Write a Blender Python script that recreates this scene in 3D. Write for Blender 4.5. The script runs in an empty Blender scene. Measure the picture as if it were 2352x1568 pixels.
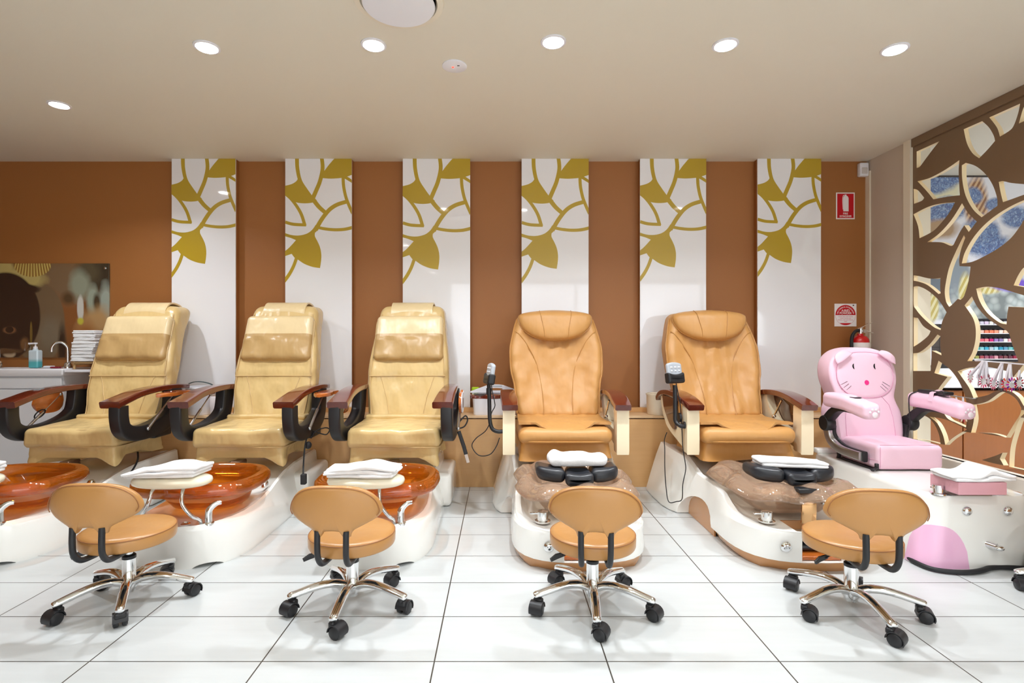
import bpy, bmesh, math, random
from mathutils import Vector, Matrix, noise
PI = math.pi
rnd = random.Random(7)
SC = bpy.context.scene
C = SC.collection
# ---- camera geometry: focal length in pixels, principal point, eye height (2352 x 1568 frame)
F, CX, CY, H = 1222.0, 1148.0, 779.0, 1.12
def W(px, py, Y): return Vector(((px - CX) * Y / F, Y, H - (py - CY) * Y / F))
def onX(px, py, X): return W(px, py, X * F / (px - CX))
ZC = 2.573            # ceiling height
YW, YP = 4.35, 4.28   # wall plane, front of the white panels

# ---------------------------------------------------------------- materials
def sr(r, g, b):
    f = lambda c: (c / 255 / 12.92) if c <= 10 else ((c / 255 + .055) / 1.055) ** 2.4
    return (f(r), f(g), f(b), 1)
class NT:
    def __init__(s, name):
        s.m = bpy.data.materials.new(name); s.m.use_nodes = True
        s.t = s.m.node_tree; s.n = s.t.nodes; s.b = s.n['Principled BSDF']
        s.out = s.n['Material Output']
    def new(s, t, **k):
        n = s.n.new(t)
        for a, v in k.items(): setattr(n, a, v)
        return n
    def put(s, sock, v):
        if hasattr(v, 'is_output') or isinstance(v, bpy.types.NodeSocket): s.t.links.new(v, sock)
        else: sock.default_value = v
    def math(s, op, a, b=0.0, clamp=False):
        n = s.new('ShaderNodeMath', operation=op, use_clamp=clamp)
        s.put(n.inputs[0], a); s.put(n.inputs[1], b); return n.outputs[0]
    def mix(s, f, a, b):
        n = s.new('ShaderNodeMix', data_type='RGBA')
        s.put(n.inputs[0], f); s.put(n.inputs[6], a); s.put(n.inputs[7], b); return n.outputs[2]
    def xyz(s, gen='Object'):
        t = s.new('ShaderNodeTexCoord'); q = s.new('ShaderNodeSeparateXYZ')
        s.t.links.new(t.outputs[gen], q.inputs[0]); return t.outputs[gen], q.outputs[0], q.outputs[1], q.outputs[2]
    def noise(s, vec, scale, detail=2, rough=.5):
        n = s.new('ShaderNodeTexNoise'); n.inputs['Scale'].default_value = scale
        n.inputs['Detail'].default_value = detail; n.inputs['Roughness'].default_value = rough
        s.t.links.new(vec, n.inputs['Vector']); return n.outputs[0], n.outputs[1]
    def mapping(s, vec, scale):
        n = s.new('ShaderNodeMapping'); n.inputs['Scale'].default_value = scale
        s.t.links.new(vec, n.inputs['Vector']); return n.outputs[0]
    def bump(s, h, strength, dist, prev=None):
        n = s.new('ShaderNodeBump'); n.inputs['Strength'].default_value = strength
        n.inputs['Distance'].default_value = dist; s.t.links.new(h, n.inputs['Height'])
        if prev is not None: s.t.links.new(prev, n.inputs['Normal'])
        return n.outputs[0]
    def set(s, **k):
        nm = dict(col='Base Color', rough='Roughness', metal='Metallic', coat='Coat Weight', coatr='Coat Roughness',
                  spec='Specular IOR Level', sheen='Sheen Weight', em='Emission Color', es='Emission Strength', normal='Normal',
                  sss='Subsurface Weight', trans='Transmission Weight', ior='IOR', alpha='Alpha')
        for a, v in k.items(): s.put(s.b.inputs[nm[a]], v)
        return s
def plain(name, col, rough=.5, **k): return NT(name).set(col=col, rough=rough, **k).m
def leather(name, col, rough=.38, wr=.5, coat=0.0, vary=.16):
    t = NT(name); v, x, y, z = t.xyz()
    f, _ = t.noise(v, 5.5, 3)
    dark = tuple(c * (1 - vary) for c in col[:3]) + (1,)
    t.set(col=t.mix(f, dark, col), rough=rough, coat=coat, coatr=.3)
    a, _ = t.noise(v, 420, 2); b, _ = t.noise(t.mapping(v, (1, 1, .55)), 13, 2, .45)
    t.set(normal=t.bump(b, wr, .02, t.bump(a, .12, .002)))
    return t.m
def wood(name, c1, c2, rough=.2, coat=.6, sc=(3, 26, 26), vec='Object'):
    t = NT(name); v, x, y, z = t.xyz(vec)
    f, _ = t.noise(t.mapping(v, sc), 3.0, 5, .6)
    t.set(col=t.mix(f, c1, c2), rough=rough, coat=coat, coatr=.06); return t.m
def tinted(name, tint, refl=.10, rough=.03, mottle=None, body=None, milk=.12):
    """clear coloured resin: tinted straight-through transmission plus a glossy surface"""
    t = NT(name); t.n.remove(t.b)
    tr = t.new('ShaderNodeBsdfTransparent'); gl = t.new('ShaderNodeBsdfGlossy'); gl.inputs['Roughness'].default_value = rough
    df = t.new('ShaderNodeBsdfDiffuse'); df.inputs['Color'].default_value = body or tint
    tr.inputs['Color'].default_value = tint
    if mottle:
        v, x, y, z = t.xyz(); f, _ = t.noise(v, mottle[0], 4, .65)
        r = t.new('ShaderNodeValToRGB'); r.color_ramp.elements[0].position = .38; r.color_ramp.elements[1].position = .66
        t.t.links.new(f, r.inputs[0])
        t.t.links.new(t.mix(r.outputs[0], mottle[1], tint), tr.inputs['Color'])
    lw = t.new('ShaderNodeLayerWeight'); lw.inputs['Blend'].default_value = .35
    m0 = t.new('ShaderNodeMixShader'); m0.inputs[0].default_value = milk
    t.t.links.new(tr.outputs[0], m0.inputs[1]); t.t.links.new(df.outputs[0], m0.inputs[2])
    fac = t.math('ADD', t.math('MULTIPLY', lw.outputs['Fresnel'], .75), refl * .3, True)
    m1 = t.new('ShaderNodeMixShader'); t.t.links.new(fac, m1.inputs[0])
    t.t.links.new(m0.outputs[0], m1.inputs[1]); t.t.links.new(gl.outputs[0], m1.inputs[2])
    t.t.links.new(m1.outputs[0], t.out.inputs['Surface'])
    return t.m
def emit(name, col, st): return NT(name).set(col=(0, 0, 0, 1), em=col, es=st).m

# ---------------------------------------------------------------- mesh helpers
def lin(a, b, n): return [a + (b - a) * i / (n - 1) for i in range(n)]
def lerp(a, b, t): return a + (b - a) * t
def smooth(t): t = max(0, min(1, t)); return t * t * (3 - 2 * t)
def tab(keys, x):
    """smooth piecewise interpolation through (x, value) keys (monotone cubic-ish)"""
    if x <= keys[0][0]: return keys[0][1]
    if x >= keys[-1][0]: return keys[-1][1]
    for i in range(len(keys) - 1):
        x0, y0 = keys[i]; x1, y1 = keys[i + 1]
        if x0 <= x <= x1:
            t = (x - x0) / (x1 - x0)
            def sl(j):
                if j <= 0 or j >= len(keys) - 1: return None
                a = (keys[j][1] - keys[j-1][1]) / (keys[j][0] - keys[j-1][0]); b = (keys[j+1][1] - keys[j][1]) / (keys[j+1][0] - keys[j][0])
                return 0 if a * b <= 0 else 2 * a * b / (a + b)
            d = (y1 - y0) / (x1 - x0); m0 = sl(i); m1 = sl(i + 1)
            m0 = d if m0 is None else m0; m1 = d if m1 is None else m1
            h = x1 - x0
            return (2*t**3 - 3*t*t + 1) * y0 + (t**3 - 2*t*t + t) * h * m0 + (-2*t**3 + 3*t*t) * y1 + (t**3 - t*t) * h * m1
def cr(pts, n=6, closed=False):
    P = [Vector(p) for p in pts]; out = []; N = len(P)
    for i in range(N if closed else N - 1):
        g = (lambda j: P[j % N]) if closed else (lambda j: P[max(0, min(N - 1, j))])
        a, b, c, d = g(i - 1), g(i), g(i + 1), g(i + 2)
        for k in range(n):
            t = k / n
            out.append(.5 * ((2*b) + (c - a)*t + (2*a - 5*b + 4*c - d)*t*t + (3*b - a - 3*c + d)*t**3))
    if not closed: out.append(P[-1])
    return out
def curvy(poly, n=5, corner=48):
    """smooth a closed 2D outline but keep its sharp corners"""
    P = [Vector(p) for p in poly]; N = len(P); cs = []
    for i in range(N):
        a = P[i] - P[i - 1]; b = P[(i + 1) % N] - P[i]
        if a.length > 0 and b.length > 0 and math.degrees(a.angle(b)) > corner: cs.append(i)
    if not cs: return cr(P, n, True)
    out = []
    for k, i in enumerate(cs):
        j = cs[(k + 1) % len(cs)]; j = j if j > i else j + N
        seg = cr([P[q % N] for q in range(i, j + 1)], n)
        out += seg[:-1]
    return out
class B:
    def __init__(s): s.bm = bmesh.new(); s.mi = 0
    def face(s, vs):
        try:
            f = s.bm.faces.new(vs); f.material_index = s.mi; return f
        except ValueError: return None
    def loft(s, rings, cap0=True, cap1=True, closed=True, loop=False):
        R = [[s.bm.verts.new(p) for p in r] for r in rings]; n = len(R[0])
        for a, b in zip(R, R[1:] + ([R[0]] if loop else [])):
            for i in range(n if closed else n - 1):
                j = (i + 1) % n; s.face((a[i], a[j], b[j], b[i]))
        if cap0 and not loop: s.face(R[0][::-1])
        if cap1 and not loop: s.face(R[-1])
        return R
    def tube(s, path, r, n=10, flat=1.0, up=None, cap=True, loop=False):
        P = [Vector(p) for p in path]; N = len(P)
        T = [((P[(i+1) % N] - P[i-1]) if loop else (P[min(i+1, N-1)] - P[max(i-1, 0)])).normalized() for i in range(N)]
        u = Vector(up) if up else (Vector((0, 0, 1)) if abs(T[0].z) < .9 else Vector((0, 1, 0)))
        u = (u - T[0] * u.dot(T[0])).normalized(); rings = []
        for i in range(N):
            u = u - T[i] * u.dot(T[i]); u = u.normalized() if u.length > 1e-6 else Vector((1, 0, 0)); v = T[i].cross(u)
            ri = r[i] if isinstance(r, (list, tuple)) else r
            rings.append([P[i] + (u * math.cos(a) * ri * flat + v * math.sin(a) * ri) for a in [2*PI*k/n for k in range(n)]])
        return s.loft(rings, cap, cap, True, loop)
    def strap(s, path, w, t, up=(1, 0, 0), r=.2, cap=True):
        """a band of rounded-rectangle section w (along 'up') by t swept along a path"""
        P = [Vector(p) for p in path]; N = len(P); rings = []
        for i in range(N):
            T = (P[min(i+1, N-1)] - P[max(i-1, 0)]).normalized(); u = Vector(up); u = (u - T*u.dot(T)).normalized(); v = T.cross(u)
            wi = w[i] if isinstance(w, (list, tuple)) else w; ti = t[i] if isinstance(t, (list, tuple)) else t
            rings.append([P[i] + u * a * wi / 2 + v * b * ti / 2 for a, b in rr2(r * min(1, ti / wi), r)])
        return s.loft(rings, cap, cap)
    def lathe(s, prof, n=24, M=None, c=(0, 0, 0)):
        c = Vector(c); rings = []
        for r, z in prof:
            ring = [Vector((r*math.cos(2*PI*k/n), r*math.sin(2*PI*k/n), z)) for k in range(n)]
            rings.append([(M @ p if M else p) + c for p in ring])
        return s.loft(rings)
    def prism(s, poly, d0, d1, fn=lambda a, b, d: (a, b, d), bevel=0, seg=2):
        bot = [s.bm.verts.new(fn(p[0], p[1], d0)) for p in poly]; top = [s.bm.verts.new(fn(p[0], p[1], d1)) for p in poly]
        n = len(poly); fs = [s.face(bot[::-1]), s.face(top)]
        fs += [s.face((bot[i], bot[(i+1) % n], top[(i+1) % n], top[i])) for i in range(n)]
        if bevel:
            es = list({e for f in fs[:2] if f for e in f.edges})
            bmesh.ops.bevel(s.bm, geom=es, offset=bevel, segments=seg, affect='EDGES', profile=.5, clamp_overlap=True)
    def box(s, x0, x1, y0, y1, z0, z1, r=0, seg=2):
        m0 = set(s.bm.verts)
        P = [(x0,y0,z0),(x1,y0,z0),(x1,y1,z0),(x0,y1,z0),(x0,y0,z1),(x1,y0,z1),(x1,y1,z1),(x0,y1,z1)]
        v = [s.bm.verts.new(p) for p in P]
        fs = [s.face([v[i] for i in q]) for q in ((3,2,1,0),(4,5,6,7),(0,1,5,4),(1,2,6,5),(2,3,7,6),(3,0,4,7))]
        if r: bmesh.ops.bevel(s.bm, geom=list({e for f in fs for e in f.edges}), offset=r, segments=seg, affect='EDGES', profile=.5, clamp_overlap=True)
    def rbox(s, c, h, r, f=None, n=10, M=None):
        """dense rounded box (half sizes h, corner radius r) that f(Vector local)->Vector may deform"""
        c = Vector(c); r = min(r, min(h) * .98)
        def ax(hh):
            k = [math.tan(a * PI / 4) for a in (0, .34, .67, 1)]
            core = hh - r
            inner = lin(-core, core, n + 2) if core > 1e-4 else [0.0]
            return [-core - r*q for q in k[:0:-1]] + inner + [core + r*q for q in k[1:]]
        X, Y, Z = ax(h[0]), ax(h[1]), ax(h[2]); vc = {}
        def vert(p):
            i = Vector([max(-(h[q] - r), min(h[q] - r, p[q])) for q in range(3)]); d = Vector(p) - i
            q = i + d.normalized() * r if d.length > 1e-9 else Vector(p)
            if f: q = Vector(f(q))
            if M: q = M @ q
            q = q + c; key = tuple(round(t, 6) for t in p)
            if key not in vc: vc[key] = s.bm.verts.new(q)
            return vc[key]
        def grid(A, Bx, fn, flip):
            for i in range(len(A) - 1):
                for j in range(len(Bx) - 1):
                    q = [vert(fn(A[i], Bx[j])), vert(fn(A[i+1], Bx[j])), vert(fn(A[i+1], Bx[j+1])), vert(fn(A[i], Bx[j+1]))]
                    s.face(q[::-1] if flip else q)
        for sg in (1, -1):
            grid(X, Y, lambda a, b: (a, b, sg * h[2]), sg < 0)
            grid(Y, Z, lambda a, b: (sg * h[0], a, b), sg < 0)
            grid(Z, X, lambda a, b: (b, sg * h[1], a), sg < 0)
    def puff(s, outline, t, fn, p=2.6, steps=7, c=None, back=None, edge=0.0):
        """a cushion over a star-shaped outline: front thickness t, back thickness 'back' (default t); fn(a,b,d)->xyz"""
        O = [Vector(q) for q in outline]; c = Vector(c) if c else sum(O, Vector((0, 0))) / len(O); back = t if back is None else back
        rings = []
        def ring(k, d): return [Vector(fn(*(c + (q - c) * k), d)) for q in O]
        ks = [math.sin(PI/2 * i / steps) for i in range(1, steps + 1)]
        prof = lambda k: (1 - k ** p) ** (1 / p)
        for k in ks: rings.append(ring(k, -(edge + back * prof(k))))
        for k in ks[::-1]: rings.append(ring(k, edge + t * prof(k)))
        if edge == 0: rings.pop(steps)
        R = s.loft(rings, False, False)
        for ends, flip, d in ((R[0], True, -(edge + back)), (R[-1], False, edge + t)):
            m = s.bm.verts.new(fn(c.x, c.y, d)); n = len(ends)
            for i in range(n):
                q = (ends[i], ends[(i+1) % n], m); s.face(q[::-1] if flip else q)
    def ell(s, c, r, n=16, m=10, M=None):
        c = Vector(c); rings = []
        for i in range(m + 1):
            a = -PI/2 + PI * i / m; rr = max(math.cos(a), 1e-3)
            ring = [Vector((r[0]*rr*math.cos(2*PI*k/n), r[1]*rr*math.sin(2*PI*k/n), r[2]*math.sin(a))) for k in range(n)]
            rings.append([(M @ q if M else q) + c for q in ring])
        s.loft(rings)
    def xf(s, M): bmesh.ops.transform(s.bm, matrix=M, verts=s.bm.verts); return s
    def mesh(s, name, mats, sharp=42, weld=True):
        if weld: bmesh.ops.remove_doubles(s.bm, verts=s.bm.verts, dist=1e-5)
        bmesh.ops.recalc_face_normals(s.bm, faces=s.bm.faces)
        me = bpy.data.meshes.new(name); s.bm.to_mesh(me); s.bm.free()
        for m in (mats if isinstance(mats, (list, tuple)) else [mats]): me.materials.append(m)
        finish(me, sharp); return me
    def done(s, name, mats, parent=None, sharp=42, label=None, weld=True):
        return put(name, s.mesh(name, mats, sharp, weld), parent, label)
def finish(me, sharp=42):
    me.polygons.foreach_set('use_smooth', [True] * len(me.polygons)); me.set_sharp_from_angle(angle=math.radians(sharp)); me.update()
def put(name, me, parent=None, label=None):
    o = bpy.data.objects.new(name, me); C.objects.link(o)
    if parent: o.parent = parent
    if label: o['label'] = label
    return o
def rr2(rx, ry=None, n=4):
    """unit rounded rectangle (-1..1) with corner radii as fractions"""
    ry = rx if ry is None else ry; out = []
    for cx, cy, a0 in ((1-rx, 1-ry, 0), (-1+rx, 1-ry, PI/2), (-1+rx, -1+ry, PI), (1-rx, -1+ry, 3*PI/2)):
        for k in range(n + 1):
            a = a0 + PI/2 * k / n; out.append((cx + rx*math.cos(a), cy + ry*math.sin(a)))
    return out
def thing(name, label, cat, loc=(0, 0, 0), rz=0, group=None):
    o = bpy.data.objects.new(name, None); C.objects.link(o); o.location = loc; o.rotation_euler = (0, 0, rz); o.empty_display_size = .05
    return tag(o, label, cat, group)
def tag(o, label, cat, group=None, kind=None):
    if label: o['label'] = label
    if cat: o['category'] = cat
    if group: o['group'] = group
    if kind: o['kind'] = kind
    return o
def struct(name, b, mat, label=None):
    o = b.done(name, mat, None, 30); o['kind'] = 'structure'
    if label: o['label'] = label
    return o
def copy_tree(o, parent=None):
    c = o.copy(); C.objects.link(c); c.parent = parent
    for ch in list(o.children): copy_tree(ch, c)
    return c
def from_curve(cu, mats, fn, name, sharp=35, by_normal=False):
    """turn a curve or text datablock into mesh data and map each point (x,y,z) through fn"""
    o = bpy.data.objects.new('tmp', cu); C.objects.link(o)
    dg = bpy.context.evaluated_depsgraph_get(); me = bpy.data.meshes.new_from_object(o.evaluated_get(dg))
    bpy.data.objects.remove(o); bpy.data.curves.remove(cu); me.name = name
    me.materials.clear()
    for m in mats: me.materials.append(m)
    for p in me.polygons: p.material_index = 0 if (not by_normal or abs(p.normal.z) > .7) else 1
    for v in me.vertices: v.co = fn(*v.co)
    bm = bmesh.new(); bm.from_mesh(me); bmesh.ops.remove_doubles(bm, verts=bm.verts, dist=1e-5); bmesh.ops.recalc_face_normals(bm, faces=bm.faces); bm.to_mesh(me); bm.free()
    finish(me, sharp); return me
def fill(polys, depth):
    cu = bpy.data.curves.new('fill', 'CURVE'); cu.dimensions = '2D'; cu.fill_mode = 'BOTH'; cu.extrude = depth / 2
    for P in polys:
        sp = cu.splines.new('POLY'); sp.points.add(len(P) - 1); sp.use_cyclic_u = True
        for q, p in zip(sp.points, P): q.co = (p[0], p[1], 0, 1)
    return cu
def text(body, size, depth=.0006, align='CENTER', fn=None, mat=None, name='lettering', parent=None, sx=1.0):
    cu = bpy.data.curves.new('txt', 'FONT'); cu.body = body; cu.size = size; cu.extrude = depth; cu.align_x = align; cu.align_y = 'CENTER'
    cu.offset = size * .012
    return put(name, from_curve(cu, [mat], lambda x, y, z: fn(x * sx, y, z), name), parent)
def boolean(o, cutters):
    for c in cutters:
        m = o.modifiers.new('cut', 'BOOLEAN'); m.operation = 'DIFFERENCE'; m.object = c; m.solver = 'EXACT'
    dg = bpy.context.evaluated_depsgraph_get(); me = bpy.data.meshes.new_from_object(o.evaluated_get(dg))
    old = o.data; o.modifiers.clear(); o.data = me; me.name = old.name; bpy.data.meshes.remove(old)
    for c in cutters:
        d = c.data; bpy.data.objects.remove(c); bpy.data.meshes.remove(d)
    finish(me, 32)
def nz(p, s, a, seed=0.0): return noise.noise(Vector((p[0]*s + seed, p[1]*s + seed*1.7, p[2]*s - seed))) * a

# ---------------------------------------------------------------- shared materials
M = {}
M['cream'] = leather('cream_leather', sr(224, 193, 134), .27, .6)
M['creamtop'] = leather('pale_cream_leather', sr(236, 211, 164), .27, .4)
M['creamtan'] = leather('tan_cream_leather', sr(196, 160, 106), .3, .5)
M['tan'] = leather('caramel_leather', sr(207, 153, 89), .42, .4, vary=.1)
M['tanseam'] = leather('caramel_piping', sr(196, 142, 78), .4, .1)
M['seam'] = leather('cream_piping', sr(214, 182, 128), .4, .1)
M['stool'] = leather('camel_vinyl', sr(192, 140, 82), .3, .14, vary=.12)
M['stoolseam'] = plain('camel_stitching', sr(150, 98, 55), .6)
M['pink'] = leather('pink_vinyl', sr(251, 212, 230), .48, .16, vary=.04)
M['pinkdeep'] = leather('pink_footpad_vinyl', sr(228, 170, 182), .45, .1, vary=.04)
M['pinkseam'] = plain('pink_seam', sr(224, 160, 190), .6)
M['pinkgloss'] = plain('pink_gloss_plastic', sr(244, 190, 222), .12, coat=.6)
M['hot'] = plain('hot_pink_print', sr(240, 50, 140), .5)
M['pawwhite'] = plain('white_paw_print', sr(250, 240, 246), .5)
M['redwood'] = wood('red_mahogany', sr(78, 24, 14), sr(112, 42, 22), .16, .6, (22, 2.5, 22))
M['amberwood'] = wood('amber_wood', sr(176, 84, 24), sr(204, 116, 48), .2, .7, (20, 3, 20))
M['ledge'] = wood('beech_laminate', sr(212, 164, 108), sr(222, 176, 120), .38, .1, (1.2, 14, 30))
M['ledgetop'] = wood('beech_edge', sr(220, 184, 142), sr(228, 194, 152), .3, .2, (1.2, 14, 30))
M['cabwood'] = wood('orange_veneer', sr(150, 86, 36), sr(168, 100, 46), .15, .5, (14, 14, 1.5))
M['black'] = plain('black_plastic', (.012, .012, .014, 1), .42)
M['blackpad'] = leather('black_vinyl', (.022, .024, .03, 1), .33, .1)
M['rubber'] = plain('black_rubber', (.012, .012, .014, 1), .6)
M['dark'] = plain('dark_line', (.02, .015, .012, 1), .7)
M['chrome'] = plain('chrome', (.86, .87, .88, 1), .07, metal=1)
M['silver'] = plain('satin_silver', (.55, .55, .55, 1), .32, metal=1)
M['gel'] = plain('white_gelcoat', sr(246, 245, 240), .14, coat=.7, coatr=.05)
M['creamgel'] = plain('cream_plastic', sr(250, 234, 200), .22, coat=.3)
M['padcream'] = plain('cream_foot_pad', sr(246, 238, 214), .25, coat=.3)
M['brownband'] = plain('bronze_gelcoat', sr(190, 134, 82), .2, coat=.5)
M['white'] = plain('white_plastic', sr(240, 240, 246), .3)
M['grey'] = plain('grey_plastic', sr(178, 184, 192), .3)
M['amber'] = tinted('amber_resin', (1.0, .54, .12, 1), .2, .03, None, (.82, .20, .008, 1), .2)
M['smoke'] = tinted('smoky_rose_resin', (1, .95, .88, 1), .25, .03, (15, (.96, .84, .72, 1)), (.90, .60, .42, 1), .28)
def towelmat():
    t = NT('white_terry'); v, *_ = t.xyz(); a, _ = t.noise(v, 260, 3, .7)
    t.set(col=sr(248, 248, 250), rough=.95, sheen=.3, normal=t.bump(a, .6, .004)); return t.m
M['towel'] = towelmat()
EXPO, WORLD = 0.25, 2.5
# ================================================================= ROOM
XL, XR, YB = -4.75, 3.0, -4.2       # left wall, plane of the right-hand screen, wall behind the camera
XF = 7.2                             # far side of the room beyond the screen
YR = 4.72                            # back wall of the room beyond the screen
def tile_mat():
    t = NT('white_floor_tile'); v, x, y, z = t.xyz()
    fx = t.math('FRACT', t.math('DIVIDE', t.math('ADD', x, .2276 + 60), .6)); fy = t.math('FRACT', t.math('DIVIDE', t.math('ADD', y, -1.85 + 30), .3))
    gx = t.math('LESS_THAN', t.math('ABSOLUTE', t.math('SUBTRACT', fx, .5)), .5 - .0042); gy = t.math('LESS_THAN', t.math('ABSOLUTE', t.math('SUBTRACT', fy, .5)), .5 - .0075)
    g = t.math('MULTIPLY', gx, gy)
    n, _ = t.noise(t.mapping(v, (1.3, 9, 1)), 3, 5, .6); n2, _ = t.noise(v, 1.1, 3)
    base = t.mix(n, sr(192, 196, 197), sr(206, 210, 211)); base = t.mix(t.math('MULTIPLY', n2, .35), base, sr(199, 199, 194))
    t.set(col=t.mix(g, sr(70, 66, 60), base), rough=.3, coat=.12, coatr=.18)
    t.set(normal=t.bump(g, .5, .002)); return t.m
M['tile'] = tile_mat()
def paint(name, col, rough=.75, bumpy=.06):
    t = NT(name); v, *_ = t.xyz(); a, _ = t.noise(v, 180, 3); b, _ = t.noise(v, .9, 2)
    t.set(col=t.mix(t.math('MULTIPLY', b, .5), col, tuple(c * .94 for c in col[:3]) + (1,)), rough=rough, normal=t.bump(a, bumpy, .003)); return t.m
M['brown'] = paint('brown_wall_paint', sr(164, 106, 54), .5, .2)
M['ceil'] = paint('warm_ceiling_paint', sr(232, 225, 208), .7, .05)
M['beige'] = paint('beige_wall_paint', sr(206, 192, 176), .8)
M['offwhite'] = paint('cream_trim_paint', sr(238, 228, 208), .5)
M['backwall'] = paint('pale_wall_paint', sr(214, 204, 188), .8)
b = B(); b.box(XL - .3, XF + .3, YB - .3, 5.2, -.12, 0); struct('floor', b, M['tile'], 'white rectangular floor tiles with dark grout')
b = B(); b.box(XL - .3, XF + .3, YB - .3, 5.2, ZC, ZC + .12); struct('ceiling', b, M['ceil'], 'plain warm white ceiling')
b = B(); b.box(XL - .2, XR + .04, YW, YW + .15, 0, ZC); struct('wall_back', b, M['brown'], 'brown painted wall behind the spa chairs')
b = B(); b.box(XL - .15, XL, YB, YW, 0, ZC); struct('wall_left', b, M['brown'])
b = B(); b.box(XR, XR + .12, 3.93, YW, 0, ZC); struct('wall_right', b, M['beige'], 'beige return wall beside the carved screen')
b = B(); b.box(XR - .012, XR - .0005, YW - .05, YW - .0005, .54, ZC - .09); struct('trim_1', b, M['offwhite'], 'cream corner strip beside the fire extinguisher')
b = B(); b.box(XR - .02, XR + .13, 3.865, 3.93, .0, ZC - .0005); struct('trim_2', b, M['offwhite'], 'cream post between beige wall and carved screen')
b = B(); b.box(XL - .2, XF + .2, YB - .15, YB, 0, .25); b.box(XL - .2, XF + .2, YB - .15, YB, 2.45, ZC); b.box(XL - .2, -1.2, YB - .15, YB, .25, 2.45); b.box(6.4, XF + .2, YB - .15, YB, .25, 2.45); struct('wall_front', b, M['backwall'], 'wall behind the viewer with a wide opening added for fill light')
b = B()
for x in lin(-1.2, 6.4, 6): b.box(x - .03, x + .03, YB - .1, YB - .04, .25, 2.45)
struct('added_window_1', b, M['offwhite'], 'frame of the wide window added for fill light behind the viewer')  # unseen window, added so outside light fills the camera-facing surfaces
b = B(); b.box(XF, XF + .15, YB, 5, 0, ZC); struct('wall_far', b, M['backwall'])
# low wall carrying the screen
b = B(); b.box(XR - .035, XR + .075, 1.0, 3.865, 0, .325, .004, 1); struct('wall_low', b, paint('warm_white_low_wall', sr(226, 218, 206), .5), 'low white wall under the carved screen')

# -------------------------------------------------- white panels with gold leaves
def panel_mat():
    t = NT('glossy_white_panel'); t.set(col=sr(246, 246, 250), rough=.06, coat=.6, coatr=.03, spec=.6); return t.m
M['panel'] = panel_mat(); M['gold'] = plain('gold_vinyl', sr(190, 160, 42), .3, coat=.35, coatr=.06)
M['goldedge'] = plain('golden_brown_edge', sr(150, 92, 30), .3, coat=.4)
PX0, PY0, PS = 62.0, 98.0, 693.0
LEAVES = [
 [(62,380),(130,362),(176,334),(197,302),(228,318),(290,415),(345,493),(392,528),(350,553),(275,562),(195,556),(150,540),(110,512),(62,480)],
 [(575,95),(755,95),(755,266),(705,284),(645,298),(540,305),(455,300),(425,330),(440,260),(472,222),(515,165)],
 [(408,805),(395,845),(372,868),(372,905),(400,960),(425,1020),(438,1090),(436,1160),(425,1235),(345,1222),(260,1190),(195,1147),(165,1132),(130,1087),(62,1110),(56,1062),(105,1022),(175,945),(120,922),(62,905),(62,872),(130,892),(210,896),(290,876),(345,835),(380,785)]]
STROKES = [
 ([(185,90),(190,200),(218,325),(280,425),(350,520)], 40, 34), ([(62,462),(120,512),(180,588),(232,680),(268,795)], 30, 34), ([(62,757),(150,780),(280,786)], 32, 32),
 ([(352,520),(415,600),(492,668)], 46, 40), ([(380,840),(420,765),(470,690),(530,622),(605,575),(700,545)], 44, 40), ([(665,285),(670,380),(692,490),(725,580),(765,670)], 32, 32),
 ([(400,812),(480,828),(580,837),(680,832),(765,813)], 30, 34), ([(443,90),(452,200),(425,330),(385,430),(350,510)], 38, 44), ([(680,285),(765,338)], 32, 28), ([(182,1125),(150,1215),(105,1300),(50,1375)], 32, 36)]
def motif(parent, x0, w, ztop, yf):
    b = B(); lay = [0]
    def add(poly):
        P = []
        for q in poly:
            u = max(PX0, min(PX0 + PS, q[0])); v = max(PY0, q[1]); P.append((x0 + (u - PX0) / PS * w, ztop - (v - PY0) / PS * w))
        lay[0] += 1; d = .0012 + lay[0] * .00006
        b.prism(P, 0, d, lambda a, c, q: (a, yf - q, c))
    for L in LEAVES: add(curvy(L, 4, 42))
    for path, w0, w1 in STROKES:
        P = cr([Vector(p) for p in path], 6); n = len(P); l = []; r = []
        for i in range(n):
            t = (P[min(n-1, i+1)] - P[max(0, i-1)]).normalized(); nrm = Vector((-t.y, t.x)); h = lerp(w0, w1, i / (n - 1)) / 2
            l.append(P[i] + nrm * h); r.append(P[i] - nrm * h)
        add(l + r[::-1])
    return b.done('leaf_motif', M['gold'], parent, 30, weld=False)
PANELS = [(394,541),(655,808),(925,1080),(1198,1352),(1470,1622),(1740,1886)]
where = ['above the first cream chair beside the washbasin', 'above the second cream chair from the washbasin', 'above the cream chair next to the white caddy',
         'above the caramel chair next to the white caddy', 'above the caramel chair beside the pink child seat', 'nearest to the red fire sign']
for i, (a, c) in enumerate(PANELS):
    x0, x1 = (a - CX) * YP / F, (c - CX) * YP / F
    t = thing('wall_panel', 'white glossy wall panel with gold leaf pattern ' + where[i], 'wall panel', (0, 0, 0), 0, 'white leaf panels along the wall')
    b = B(); b.box(x0, x1, YP, YP + .012, .575, ZC - .0005, .0015, 1); b.done('panel_face', M['panel'], t, 30)
    b = B(); b.box(x0 + .004, x1 - .004, YP + .0122, YW - .001, .575, ZC - .0005); b.done('backing', M['brown'], t, 30)
    motif(t, x0, x1 - x0, ZC - .001, YP)

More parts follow.
